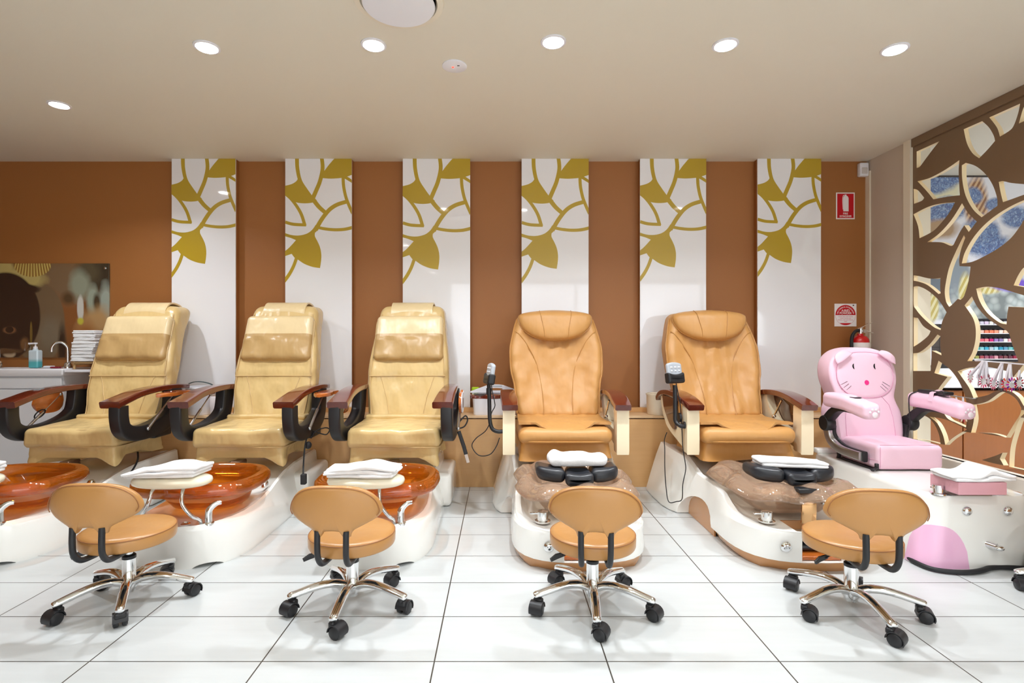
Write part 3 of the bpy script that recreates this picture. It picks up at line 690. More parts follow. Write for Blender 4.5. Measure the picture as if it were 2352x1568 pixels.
def make_a(Xc, label, variant):
    t = thing('pedicure_chair', label, 'pedicure chair', (Xc, YO, 0), 0, 'cream pedicure chairs')
    # backrest
    b = B(); b.rbox((0, 0, 0), (.29, .085, .41), .05, back_a, 22); bk = b.done('backrest', M['cream'], t, 60)
    b = B(); fr = lambda x, v: Vector(back_a(Vector((x, -.085, v * .82 - .41)))) + Vector((0, -.001, 0))
    for s in (-1, 1):
        b.tube([fr(s * lerp(.13, .165, smooth(k / 12)) if k < 6 else s * lerp(.10, .19, (k / 12)), .02 + .36 * k / 12) for k in range(13)], .003, 6)
        b.tube([fr(s * .262, .03 + .9 * k / 16) for k in range(17)], .0035, 6)
    b.tube([fr(x, .385) for x in lin(-.27, .27, 15)], .004, 6); b.done('seam', M['seam'], bk)
    b = B(); a = -math.radians(20.2)
    def pf(q):
        x, y, z = q; e = 1 - min(1, abs(x) / .25) ** 4
        wr = (nz((x * 1.6, 0, z * .6), 11, .020, 4.0) if z < -.01 else nz((x, 0, z), 7, .007, 1)) if y < 0 else 0
        return (x * (1 + .02 * (-z / .17)), y + wr - .008 * e * (1 - (z / .17) ** 2), z)
    b.rbox((0, -.012, 0), (.248, .042, .172), .036, pf, 18)
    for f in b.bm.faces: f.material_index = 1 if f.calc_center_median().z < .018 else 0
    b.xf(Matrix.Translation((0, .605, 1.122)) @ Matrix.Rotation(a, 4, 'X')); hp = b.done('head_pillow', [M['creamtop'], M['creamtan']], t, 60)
    b = B(); ol = sq(.249, .173, 7, 60); b.tube([(x, -.012, z) for x, z in ol], .0045, 6, loop=True); b.tube([(x, -.037 - .008 * (1 - (x / .25) ** 4), .018) for x in lin(-.243, .243, 12)], .002, 5)
    b.xf(Matrix.Translation((0, .605, 1.122)) @ Matrix.Rotation(a, 4, 'X')); b.done('piping', M['seam'], hp)
    b = B(); b.strap(cr([(0, .672, 1.25), (0, .682, 1.30), (0, .70, 1.35), (0, .745, 1.388), (0, .81, 1.394), (0, .895, 1.368), (0, .925, 1.29)], 4), .31, .012, (1, 0, 0), .1); b.done('pillow_flap', M['creamtop'], t)
    # seat
    def sf(q):
        x, y, z = q; e = (1 - (x / .29) ** 2) * (1 - (y / .28) ** 2)
        if z > 0: z += .014 * max(0, e) + nz((x, y, 0), 6, .011, 8) - .02 * smooth((y + .1) / .35) * 0
        y += -.012 * (1 - (x / .29) ** 2) * (1 if y < 0 else 0) + nz((x * .8, z, .3), 9, .014, 6) * (1 if y < 0 else .3)
        return (x + nz((y, z, .1), 9, .004, 2), y, z)
    b = B(); b.rbox((0, .235, .507), (.288, .255, .060), .032, sf, 18); st = b.done('seat', M['cream'], t, 60)
    b = B(); b.tube([(x, y + .235, .5585) for x, y in sq(.277, .246, 12, 48)], .0032, 6, loop=True); b.tube([(x, y + .235, .453) for x, y in sq(.288, .252, 12, 48)], .0032, 6, loop=True); b.done('piping', M['seam'], st)
    b = B(); b.rbox((0, .425, .581), (.272, .055, .018), .016, lambda q: (q.x, q.y, q.z + nz(q, 8, .004, 3)), 10); b.done('rear_flap', M['cream'], t, 60)
    # skirt that flares to low corners
    rings = []
    for k in range(9):
        v = k / 8; ring = []
        for x, y in sq(.284, .246, 9, 72):
            cn = (min(abs(x) / .284, abs(y) / .246)); cf = smooth((cn - .55) / .45)
            fl = 1 + .045 * v * cf - .09 * math.sin(PI * v * .75) * (1 - cf)
            zb = lerp(.385, .326, cf) if y < .1 else .35
            ring.append((x * fl, .235 + y * fl + nz((x, y, v), 7, .012 * v, 1), lerp(.455, zb, v)))
        rings.append(ring)
    b = B(); b.loft(rings, True, True); b.done('seat_skirt', M['cream'], t, 60)
    b = B(); b.rbox((.0, -.008, .345), (.032, .05, .028), .01, n=3); b.done('slide_bracket', plain('bracket_bronze', sr(96, 70, 56), .25, metal=.6), t)
    # arms
    for s in (-1, 1):
        P = cr([(s*.316, -.105, .724), (s*.318, .0, .748), (s*.322, .12, .772), (s*.325, .3, .786), (s*.322, .5, .784), (s*.316, .655, .772)], 5); n = len(P)
        b = B(); b.strap(P, [lerp(.125, .075, i / (n-1)) for i in range(n)], [lerp(.042, .034, i / (n-1)) for i in range(n)], (1, 0, 0), .45); b.done('armrest', M['redwood'], t)
        P = cr([(s*.338, -.058, .712), (s*.338, -.055, .63), (s*.338, -.03, .565), (s*.338, .05, .527), (s*.338, .2, .522), (s*.338, .35, .55), (s*.338, .44, .60), (s*.336, .47, .68), (s*.334, .48, .772)], 5); n = len(P)
        b = B(); b.strap(P, .072, [tab([(0, .088), (.45, .095), (.7, .12), (1, .135)], i / (n-1)) for i in range(n)], (1, 0, 0), .3); b.rbox((s*.338, .33, .49), (.03, .09, .03), .012, n=3); b.done('arm_support', M['black'], t)
        folded = variant == 3 or (variant == 1 and s < 0)
        O = curvy([(-.16, 0), (-.12, .045), (-.03, .058), (.06, .045), (.12, .06), (.155, .03), (.155, -.02), (.10, -.045), (0, -.05), (-.10, -.04)], 4, 80)
        if not folded:
            fn = lambda q, w, d: (s * (.425 + w), .32 + q, .752 + d)
            b = B(); b.prism(O, -.011, .011, fn, .006, 2); tr = b.done('cup_tray', M['amberwood'], t)
            b = B(); b.lathe([(.043, .0112), (.041, .0135), (.033, .0135), (.031, .0115)], 24, None, (s * .425, .30, .752)); b.done('cup_ring', M['redwood'], tr)
        else:
            fn = lambda q, w, d: (s * (.402 + d), .30 + q * .75, .69 + w * 1.35)
            b = B(); b.prism(O, -.013, .004, fn, .005, 2); tr = b.done('cup_tray', M['amberwood'], t)
            b = B(); b.prism([(q * .96, w * .96) for q, w in O], .0042, .009, fn, .002, 1); b.done('tray_underside', M['white'], tr)
            b = B(); b.prism(sq(.045, .026, 2, 24), .0092, .0106, fn); b.done('cup_hole', M['redwood'], tr)
        b = B(); p0, p1 = Vector((s*.392, .395, .738)), Vector((s*.392, .13, .545)); mid = p0.lerp(p1, .45)
        b.tube([p0, mid], .0045, 8); b.tube([mid, p1], .0085, 10); b.ell(p0, (.011, .011, .011), 10, 6); b.ell(p1, (.012, .012, .012), 10, 6); b.done('gas_strut', M['silver'], t)
    # ---- white fibreglass base
    def hw(Y):
        if Y < 2.95: tt = (2.95 - Y) / .366; return max(.03, .30 * (1 - min(.9999, tt) ** 2.6) ** (1 / 2.6))
        return tab([(2.95, .30), (3.3, .295), (3.55, .28), (4.0, .275)], Y)
    rings = []
    for Y in [2.585, 2.588, 2.595, 2.61, 2.63, 2.66, 2.70, 2.76, 2.84, 2.95, 3.05, 3.15, 3.25, 3.35, 3.45, 3.6, 3.75, 3.9, 4.0]:
        w = hw(Y); g = min(1, w / .25); k = smooth((Y - 2.95) / .6)
        zb = tab([(2.9, .192), (3.1, .155), (3.3, .11), (3.45, .08), (3.7, .062), (4.0, .06)], Y); zi = tab([(2.9, .202), (3.1, .216), (3.3, .25), (3.6, .285), (4.0, .29)], Y)
        zf = tab([(2.9, .186), (3.2, .19), (3.45, .27), (4.0, .28)], Y)
        wi = lerp(w - .028 * g, .235, k); wr = wi - .03 * g; wf = wr - .05 * g
        wm = lerp(w, wi, .5); zm = lerp(zb, zi, .28)
        h = [(0, 0), (w, 0), (w + .006 * g, .02), (w + .004 * g, zb * .6), (w, zb - .012), (w - .006 * g, zb), (wm, zm), (lerp(wm, wi, .6), lerp(zm, zi, .55)), (wi, zi), (lerp(wi, wr, .5), zi + .006), (wr, zi), (wf, zf + .004), (wf * .5, zf), (0, zf)]
        rings.append([(x, Y - YO, z) for x, z in h] + [(-x, Y - YO, z) for x, z in h[-2:0:-1]])
    b = B(); b.loft(rings); base = b.done('foot_spa_base', M['gel'], t, 38)
    cb = B(); cb.lathe([(.075, -.15), (.075, .15)], 24, Matrix.Rotation(PI/2, 4, 'X')); cut = cb.done('cut', M['gel'])
    cut.matrix_world = Matrix.Translation((Xc + .16, 2.66, -.012)) @ Matrix.Rotation(.45, 4, 'Z') @ Matrix.Diagonal((1.0, 1, .42, 1)); bpy.context.view_layer.update()
    boolean(base, [cut])
    b = B(); b.box(-.335, .335, .25, .70, .0, .225, .03, 3); b.done('rear_housing', M['gel'], t)
    # ---- amber bowl
    def ringk(k, z, sh=0.0): return [(x, -.395 + sh + y, z) for x, y in sq(.33 * k, .27 * k, 2.7, 56)]
    prof = [(.2, .2, .09), (.42, .2, .09), (.56, .212, .085), (.62, .25, .07), (.66, .295, .045), (.74, .318, .02), (.86, .318, .005), (.96, .324, 0), (1.0, .345, 0), (.985, .373, 0), (.93, .389, 0), (.85, .388, 0), (.79, .37, .005), (.72, .33, .02), (.63, .262, .06), (.52, .226, .08), (.36, .217, .09), (.15, .216, .09)]
    b = B(); b.loft([ringk(*q) for q in prof]); b.done('foot_bowl', M['amber'], t, 60)
    # ---- foot rest on two bent chrome legs, tap, knobs
    b = B(); b.puff(sq(.19, .098, 2.4, 40), .03, lambda x, y, d: (x, -.672 + y, .424 + d), 3.0, 7, (0, 0)); fp = b.done('foot_rest', M['padcream'], t, 60)
    for s in (-1, 1):
        b = B(); b.tube(cr([(s*.07, -.68, .405), (s*.075, -.715, .375), (s*.085, -.73, .32), (s*.12, -.715, .262), (s*.135, -.675, .23), (s*.135, -.655, .195)], 5), .009, 10); b.done('foot_rest_leg', M['chrome'], fp)
    b = B(); x = .165; b.lathe([(.026, .19), (.026, .206), (.02, .212), (.001, .212)], 20, None, (x, -.645, 0))
    b.tube(cr([(x, -.645, .2), (x, -.647, .245), (x + .006, -.645, .275), (x + .03, -.632, .298), (x + .05, -.62, .300)], 5), [.019, .0188, .0185, .0182, .018, .0178, .0175, .0172, .017, .0168, .0165, .016, .0155, .015, .0145, .014, .0135, .013, .0125, .012, .0115], 14); b.done('tap', M['chrome'], t)
    b = B(); b.lathe([(.024, .186), (.024, .199), (.016, .204), (.014, .2), (.001, .2)], 20, None, (.045, -.64, 0)); b.done('jet_knob', M['chrome'], t)
    b = B(); b.lathe([(.017, .19), (.017, .215), (.012, .222), (.001, .223)], 16, None, (-.09, -.655, 0)); b.done('drain_knob', M['chrome'], t)
    b = B(); b.lathe([(.02, .235), (.022, .262), (.015, .274), (.001, .276)], 16, None, (.205, -.105, 0)); b.done('air_valve', M['chrome'], t)
    # cords
    if variant == 2:
        b = B(); b.tube(cr([(.36, .2, .50), (.372, .12, .47), (.385, .05, .40), (.405, -.02, .31), (.41, -.03, .285)], 5), .005, 8); b.rbox((.412, -.032, .262), (.016, .016, .032), .006, n=2)
        b.done('power_cord', M['rubber'], t)
        b = B(); b.tube(cr([(.37, .25, .51), (.40, .28, .49), (.44, .31, .475), (.455, .33, .505), (.43, .31, .52), (.385, .27, .505), (.375, .2, .47)], 5), .004, 8); b.ell((.385, .12, .44), (.022, .022, .024)); b.done('control_cord', M['rubber'], t)
    if variant == 3:
        b = B(); b.tube(cr([(.385, .3, .56), (.425, .32, .60), (.44, .33, .57), (.42, .31, .53), (.385, .28, .52)], 5), .005, 8); b.done('control_cord', M['rubber'], t)
        b = B(); b.strap([(.39, .2, .515), (.405, .2, .47), (.425, .2, .41), (.437, .2, .365)], .024, .02, (1, 0, 0), .3); hs = b.done('hand_shower_handle', M['black'], t)
        b = B(); b.strap([(.437, .2, .364), (.452, .2, .31)], .02, .014, (1, 0, 0), .3); b.done('clear_tip', plain('frosted_tip', sr(214, 200, 190), .3), hs)
    if variant == 1:
        b = B(); b.tube(cr([(.21, .30, .36), (.245, .25, .325), (.262, .2, .29), (.27, .15, .262)], 5), .006, 8); b.done('power_cord', M['rubber'], t)
        b = B(); b.tube([(-.392 + .02 * math.sin(a) , .23 + .0 * a + .035 * math.cos(a), .625 + .03 * math.sin(a)) for a in lin(0, 2*PI, 17)[:-1]], .004, 7, loop=True); b.done('control_cord', M['rubber'], t)
    return t
make_a(-2.66, 'cream pedicure chair nearest the washbasin, its amber bowl cut by the frame', 1)
make_a(-1.617, 'second cream pedicure chair from the washbasin, both cup trays folded out', 2)
make_a(-.66, 'cream pedicure chair next to the white caddy, cup tray folded down showing white', 3)
towel('white folded towel on the foot rest of the chair nearest the washbasin', (-2.67, 2.622, .4555), .172, .085, .022, .05, 1.0, 3, lambda u, w: .75 + .35 * smooth((u + 1) / 1.2))
towel('white folded towel on the cream foot rest of the second chair from the washbasin', (-1.632, 2.622, .4555), .176, .085, .022, -.06, 2.2, 3, lambda u, w: .45 + .65 * smooth((u + 1) / .9), .1)
towel('white folded towel on the cream foot rest of the chair next to the white caddy', (-.672, 2.622, .4555), .174, .083, .023, -.08, 3.4, 3, lambda u, w: .55 + .5 * smooth((u + 1) / .7) + .12 * math.sin(u * 5), .06)
# ================================================================= CARAMEL PEDICURE CHAIRS
def back_b(q):
    x, y, z = q; v = (z + .41) / .82; u = x / .3
    w = tab([(0, .285), (.15, .295), (.3, .305), (.45, .33), (.62, .335), (.8, .312), (.92, .288), (1, .268)], v) / .3
    yc = .47 + .27 * v
    yy = y
    if y < 0:
        wing = smooth((abs(u) - .5) / .4); dip = .035 * (1 - wing) * math.sin(PI * min(1, v * 1.15))
        yy = y + dip - .012 * wing * math.sin(PI * v)
        yy += (1 - wing) * (nz((x * 2.0, 0, z * .42), 12, .02, 4) + nz((x, 0, z), 22, .006, 2) ) + wing * nz((x * .7, 0, z * 1.7 + x * math.copysign(1.2, x)), 10, .013, 9)
    if y < 0: yy = y + (yy - y) * min(1, -y / .06)
    return (x * w, yc + yy, .575 + .735 * v + .012 * (1 - u * u) * smooth((v - .8) / .2))
def make_b(Xc, label, turned):
    t = thing('pedicure_chair', label, 'pedicure chair', (Xc, YO, 0), 0, 'caramel pedicure chairs')
    b = B(); b.rbox((0, 0, 0), (.3, .08, .41), .05, back_b, 26); bk = b.done('backrest', M['tan'], t, 60)
    fr = lambda x, v: Vector(back_b(Vector((x, -.08, v * .82 - .41)))) + Vector((0, -.0005, 0))
    b = B()
    for s in (-1, 1):
        b.tube(cr([fr(s*.105, .02), fr(s*.105, .2), fr(s*.115, .4), fr(s*.14, .55), (fr(s*.19, .69)), fr(s*.245, .78), fr(s*.285, .82)], 5), .0035, 6)
        b.tube([Vector(back_b(Vector((s*.297, -.045, lerp(-.38, .36, k / 20))))) + Vector((s*.002, -.008, 0)) for k in range(21)], .006, 6)
    b.done('piping', M['tanseam'], bk)
    # half-moon head pillow
    a = -math.radians(19)
    O = curvy([(-.262, .075), (-.20, .10), (-.1, .112), (0, .116), (.1, .112), (.2, .10), (.262, .075), (.268, .02), (.235, -.045), (.165, -.10), (.08, -.128), (0, -.134), (-.08, -.128), (-.165, -.10), (-.235, -.045), (-.268, .02)], 3, 70)
    b = B(); Mx = Matrix.Translation((0, .598, 1.238)) @ Matrix.Rotation(a, 4, 'X')
    b.puff(O, .055, lambda x, z, d: (x, -d + .9 * x * x * .35 + (.05 * smooth((z - .05) / .07)), z), 3.0, 8, (0, 0)); b.xf(Mx); hp = b.done('head_pillow', M['tan'], t, 60)
    b = B(); dd = lambda x, z: -.056 * (1 - (abs(z) / .14) ** 3.2 * .7) + .315 * x * x + .05 * smooth((z - .05) / .07)
    for s in (-1, 1): b.tube([(s * lerp(.085, .115, smooth((z + .12) / .22)), dd(.1, z) - .0005, z) for z in lin(-.118, .10, 12)], .0022, 6)
    b.tube([(x * 1.0, .315 * x * x + .002 + .05 * smooth((z - .05) / .07), z) for x, z in O], .0045, 6, loop=True)
    b.xf(Mx); b.done('piping', M['tanseam'], hp)
    # seat: long roll with a flap over it
    def sf(q):
        x, y, z = q; e = max(0, 1 - (x / .3) ** 4)
        z += .018 * e * smooth((y + .3) / .3) * (1 if z > 0 else 0) + nz((x, y, 0), 6, .005, 8) * (1 if z > 0 else 0)
        return (x * (1 - .03 * smooth((y) / .25)), y - .02 * e * (y < 0), z)
    b = B(); b.rbox((0, .245, .519), (.294, .265, .049), .046, sf, 18); st = b.done('seat', M['tan'], t, 60)
    b = B(); ol = sq(.292, .262, 7, 60); b.tube([(x * 1.0, .245 + y - .02 * (1 - (x / .3) ** 4) * (y < 0), .489) for x, y in ol], .005, 6, loop=True); b.done('piping', M['tanseam'], st)
    rings = []
    for i in range(13):
        v = i / 12; y = lerp(.50, -.015, v); ring = []; hw_ = lerp(.285, .29, v)
        for j in range(17):
            x = lerp(-hw_, hw_, j / 16); u = abs(x / hw_); side = smooth((u - .44) / .14)
            z = .588 - .004 * v - (1 - side) * .022 * smooth((v - .55) / .45) + side * .016 * smooth((v - .55) / .45) + .004 * math.sin(3 * v) + .03 * smooth((.25 - v) / .25)
            yy = y + side * .055 * smooth((v - .55) / .45) * (1 - .25 * u)
            ring.append((x, yy, z))
        rings.append(ring + [(x, y, z - .014) for x, y, z in ring[::-1]])
    b = B(); b.loft(rings); b.done('seat_flap', M['tan'], t, 40)
    rings = []
    for k in range(9):
        v = k / 8; ring = []
        for x, y in sq(.284, .25, 8, 72):
            cn = min(abs(x) / .284, abs(y) / .25); cf = smooth((cn - .6) / .4)
            fl = 1 + .10 * v * cf - .02 * math.sin(PI * v) * (1 - cf)
            ring.append((x * fl, .25 + y * fl + nz((x, y, v), 8, .014 * v, 1), lerp(.482, .374 + .012 * math.sin(x * 9), v)))
        rings.append(ring)
    b = B(); b.loft(rings); b.done('seat_skirt', leather('caramel_skirt', sr(196, 140, 74), .42, .3), t, 60)
    # arms
    for s in (-1, 1):
        P = cr([(s*.346, -.055, .702), (s*.348, .02, .722), (s*.352, .13, .744), (s*.356, .27, .757), (s*.356, .42, .752), (s*.352, .56, .73), (s*.348, .66, .685)], 5); n = len(P)
        b = B(); b.strap(P, [lerp(.108, .075, abs(2*i/(n-1) - .5) / 1.5) for i in range(n)], .036, (1, 0, 0), .4); b.done('armrest', M['redwood'], t)
        # cream U shaped support: front post, lower rail, rear horn
        b = B(); b.prism(curvy([(-.02, .69), (-.02, .43), (-.01, .418), (.055, .418), (.07, .43), (.072, .52), (.072, .70), (.03, .71)], 3, 40), -.038, .038, lambda p, z, d: (s * (.352 + d), p, z), .008, 2)
        b.prism(curvy([(.06, .43), (.2, .46), (.36, .50), (.46, .55), (.53, .64), (.56, .71), (.44, .735), (.42, .68), (.36, .60), (.25, .55), (.15, .54), (.06, .54)], 3, 40), -.026, .026, lambda p, z, d: (s * (.354 + d), p, z), .006, 2)
        b.done('arm_support', M['creamgel'], t)
        if s > 0 or turned:
            b = B(); b.prism(curvy([(.16, .728), (.46, .73), (.45, .67), (.38, .60), (.28, .535), (.215, .525), (.18, .58), (.165, .68)], 3, 60), .028, .042, lambda p, z, d: (s * (.354 + d), p, z), .004, 2); b.done('cup_tray', plain('tray_brown', sr(84, 42, 26), .18, coat=.7), t)
        else:
            O = curvy([(-.02, .0), (.03, -.055), (.12, -.06), (.2, -.045), (.27, -.05), (.30, -.01), (.30, .03), (.24, .055), (.1, .06), (.03, .05)], 4, 80)
            b = B(); b.prism(O, -.011, .011, lambda a, c, d: (-.39 - a * .74, .38 + c, .725 + d), .006, 2); tr = b.done('cup_tray', M['redwood'], t)
            b = B(); b.lathe([(.042, .0112), (.04, .0135), (.03, .0135), (.028, .0115), (.001, .0113)], 24, None, (-.545, .38, .725)); b.done('cup_ring', M['black'], tr)
            b = B(); b.tube([(-.40, .38, .715), (-.375, .33, .64)], .007, 8); b.done('tray_stay', M['silver'], t)
        b = B(); b.tube([(s*.31, .2, .72), (s*.31, .3, .6)], .006, 8); b.ell((s*.31, .3, .6), (.014, .014, .014), 10, 6); b.done('gas_strut', M['chrome'], t)
    # ---- base
    def hw(Y):
        if Y < 2.9: tt = (2.9 - Y) / .362; return max(.03, .345 * (1 - min(.9999, tt) ** 2.9) ** (1 / 2.9))
        return tab([(2.9, .345), (3.1, .345), (3.38, .38), (3.55, .45), (3.75, .46), (3.95, .455)], Y)
    def wi_(Y): return tab([(2.9, .325), (3.1, .312), (3.4, .32), (3.7, .35), (3.95, .35)], Y)
    def zi_(Y): return tab([(2.7, .198), (2.8, .215), (2.95, .272), (3.2, .28), (3.33, .285), (3.48, .35), (3.95, .36)], Y)
    band, shell = [], []
    for Y in [2.538, 2.541, 2.55, 2.565, 2.59, 2.63, 2.68, 2.74, 2.8, 2.86, 2.93, 3.0, 3.1, 3.2, 3.3, 3.4, 3.5, 3.6, 3.75, 3.95]:
        w = hw(Y); g = min(1, w / .3); k = smooth((Y - 3.15) / .25); y = Y - YO
        wb = min(w, tab([(2.95, .345), (3.08, .316)], Y)); h = [(0, 0), (wb * .9, 0), (wb - .012 * g, .025), (wb - .003 * g, .052), (0, .052)]
        band.append([(x, y + (.03 if Y < 2.6 else 0) * (1 - z / .052), z) for x, z in h] + [(-x, y + (.03 if Y < 2.6 else 0) * (1 - z / .052), z) for x, z in h[-2:0:-1]])
        zi = zi_(Y); wi = wi_(Y) if Y > 2.9 else w - .02 * g; z0 = lerp(.0525, .004, k)
        zl = tab([(2.8, .185), (3.0, .15), (3.3, .16), (3.95, .16)], Y); wl = lerp(w - .002, lerp(w, wi, .35), smooth((Y - 2.9) / .3))
        zf = tab([(2.9, .186), (3.25, .19), (3.5, .33), (3.95, .34)], Y); wr = wi - .03 * g; wf = wr - .04 * g
        h = [(0, z0), (w, z0), (w + .002 * g, z0 + .02), (lerp(w, wl, .5), lerp(z0, zl, .6)), (wl, zl), (lerp(wl, wi, .5), lerp(zl, zi, .55)), (wi + .004 * g, zi - .012), (wi, zi), (wr, zi + .002), (wf, lerp(zf, zi, .15)), (wf * .8, zf), (0, zf)]
        shell.append([(x, y, z) for x, z in h] + [(-x, y, z) for x, z in h[-2:0:-1]])
    b = B(); b.loft(band); b.done('base_band', M['brownband'], t, 40)
    b = B(); b.loft(shell); sh = b.done('foot_spa_base', M['gel'], t, 38)
    cb = B(); cb.box(Xc - .1, Xc + .1, 2.40, 2.757, .054, .6); cut = cb.done('cut', M['gel']); bpy.context.view_layer.update(); boolean(sh, [cut])
    # arched recess with a bronze back on each flank
    AR = [(3.02, -.01)] + [(3.02 + .41 * (.5 - .5 * math.cos(PI * k / 14)), .0 + .165 * max(0, math.sin(PI * (k / 14) ** .85)) ** .75) for k in range(15)] + [(3.43, -.01)]
    for s in (-1, 1):
        cb = B(); cb.prism(AR, .318, .6, lambda y, z, d: (Xc + s * d, y, z)); cut = cb.done('cut', M['gel']); bpy.context.view_layer.update(); boolean(sh, [cut])
        b = B(); b.prism([(y - YO, max(.001, z)) for y, z in AR], .3185, .328, lambda y, z, d: (s * d, y, z)); b.done('side_inset', M['brownband'], t, 40)
    # channel fittings: wood riser, shelf, black pedal
    b = B(); b.box(-.098, .098, -.556, -.545, .056, .185); b.done('channel_back', M['brownband'], t)
    b = B(); b.box(-.098, .098, -.74, -.557, .056, .075, .004, 1); b.done('channel_floor', M['amberwood'], t)
    b = B(); b.box(-.098, .098, -.69, -.557, .128, .142, .003, 1); b.done('channel_shelf', plain('shelf_taupe', sr(176, 156, 132), .3), t)
    b = B(); b.rbox((0, -.63, .096), (.085, .06, .014), .012, n=4); b.done('foot_pedal', M['blackpad'], t)
    # ---- scalloped resin bowl
    def rim(k, z, sc=0.0, lift=0.0, sh=0.0):
        out = []
        for i in range(96):
            a = 2 * PI * i / 96; x, y = math.cos(a), math.sin(a); p = 4.2
            rr = (abs(x) ** p + abs(y) ** p) ** (-1 / p); wv = math.cos(9 * a)
            yy = -.315 + sh + .365 * y * rr * k * (1 + sc * wv); out.append((.312 * x * rr * k * (1 + sc * wv), yy, z + lift * wv - .022 * smooth((yy + .15) / .2)))
        return out
    prof = [(.25, .2, 0, 0), (.42, .2, 0, 0), (.56, .212, 0, 0), (.64, .245, 0, 0), (.68, .29, 0, 0), (.72, .325, .01, 0), (.82, .335, .025, .006), (.93, .326, .04, .010), (1.0, .312, .05, .012), (1.005, .320, .05, .012), (.95, .346, .045, .014), (.86, .374, .03, .015), (.77, .384, .018, .010), (.70, .37, .01, .003), (.65, .33, 0, 0), (.61, .27, 0, 0), (.54, .232, 0, 0), (.4, .218, 0, 0), (.2, .216, 0, 0)]
    b = B(); b.loft([rim(*q) for q in prof]); b.done('foot_bowl', M['smoke'], t, 60)
    # ---- black padded foot rest
    fr_ = thing; b = B()
    def arcf(q):
        x, y, z = q; return (x, y - .03 * 0 + .55 * x * x, z + .35 * x * x * (1 if abs(x) > .0 else 0))
    for s in (-1, 1):
        b = B(); b.rbox((0, 0, 0), (.075, .075, .036), .03, lambda q: (s * (.142 + q.x + .0), q.y + .012 + 1.6 * max(0, .142 + q.x - .09) ** 2 * 2, q.z + .9 * max(0, .142 + q.x - .1) ** 2), 8); b.xf(Matrix.Translation((0, -.50, .412))); b.done('foot_pad', M['blackpad'], t, 60)
    b = B(); b.rbox((0, 0, 0), (.067, .085, .036), .024, lambda q: (q.x * (1 + .12 * (-q.y / .085)), q.y, q.z - .014 * (1 - (q.x / .067) ** 2) * (q.z > 0) * (q.y < .0)), 8); b.xf(Matrix.Translation((0, -.515, .406))); b.done('foot_pad', M['blackpad'], t, 60)
    b = B(); b.strap(cr([(0, -.50, .378), (0, -.57, .36), (0, -.625, .33), (0, -.64, .28), (0, -.635, .2)], 4), .072, .012, (1, 0, 0), .2); b.done('foot_rest_bracket', plain('polished_bronze', sr(226, 178, 126), .12, metal=.85), t)
    b = B(); b.box(-.055, .055, -.655, -.60, .352, .375, .004, 1); b.done('bracket_head', M['black'], t)
    # ---- tap and knobs
    x = -.19; b = B(); b.lathe([(.04, .196), (.04, .203), (.028, .206), (.028, .247), (.024, .25), (.001, .251)], 24, None, (x, -.60, 0)); b.box(x - .066, x - .024, -.606, -.594, .233, .242, .002, 1); b.done('tap', M['chrome'], t)
    b = B(); b.lathe([(.024, -.004), (.026, .004), (.02, .012), (.012, .015), (.001, .016)], 24, Matrix.Rotation(PI/2, 4, 'X') , (-.172, -.747, .125)); b.done('control_knob', M['chrome'], t)
    b = B(); b.tube(cr([(.17, -.57, .2), (.17, -.575, .25), (.15, -.57, .275), (.12, -.555, .28)], 5), .014, 12); b.done('spout', M['chrome'], t)
    # ---- remote arm: bent black tube on the outer side of one arm support
    yr = .045
    if turned:
        b = B(); b.tube(cr([(-.372, .02, .585), (-.415, .01, .58), (-.44, .04, .605), (-.44, .05, .66), (-.437, .06, .74), (-.437, .07, .83)], 6), [.014] * 99 if False else .0135, 12); b.lathe([(.022, 0), (.022, .012), (.001, .013)], 16, Matrix.Rotation(-PI/2, 4, 'Y'), (-.388, .02, .585)); b.lathe([(.03, 0), (.03, .014), (.001, .016)], 16, Matrix.Rotation(-PI/2, 4, 'Y'), (-.40, .07, .625))
        pos, rz = (-.437, .075, .897), .42
    else:
        b = B(); b.tube(cr([(-.385, .0, .55), (-.42, .0, .548), (-.455, .01, .565), (-.47, .02, .62), (-.473, .02, .72), (-.475, .02, .80), (-.478, .02, .85)], 6), .0125, 12); b.tube([(-.476, .02, .775), (-.476, .02, .815)], .017, 12)
        pos, rz = (-.47, .02, .895), -1.3
    b.done('remote_arm', M['black'], t)
    Mr = Matrix.Translation(pos) @ Matrix.Rotation(rz, 4, 'Z') @ Matrix.Rotation(-.16, 4, 'X')
    b = B(); b.rbox((0, 0, -.02), (.066, .024, .036), .014, lambda q: (q.x, q.y, q.z - .016 * (1 - (q.x / .066) ** 2) * (q.z > 0)), 6); b.xf(Mr); b.done('remote_cradle', M['black'], t)
    rt = thing('massage_remote', ('grey massage remote seen from its face in the cradle beside the pink seat end' if turned else 'grey massage remote turned edge-on above the white caddy'), 'remote control', (Xc, YO, 0), 0)
    b = B(); b.rbox((0, .002, .026), (.058, .014, .042), .012, lambda q: (q.x, q.y, q.z + .01 * (1 - (q.x / .058) ** 2) * (q.z > 0)), 6); b.xf(Mr); b.done('remote_body', M['grey'], rt)
    b = B()
    for i in (-.03, .0, .03):
        b.ell((i, -.0135, .045), (.011, .003, .005), 10, 6); b.ell((i, -.0135, .022), (.008, .003, .005), 10, 6)
    b.xf(Mr); b.done('button', M['white'], rt)
    b = B()
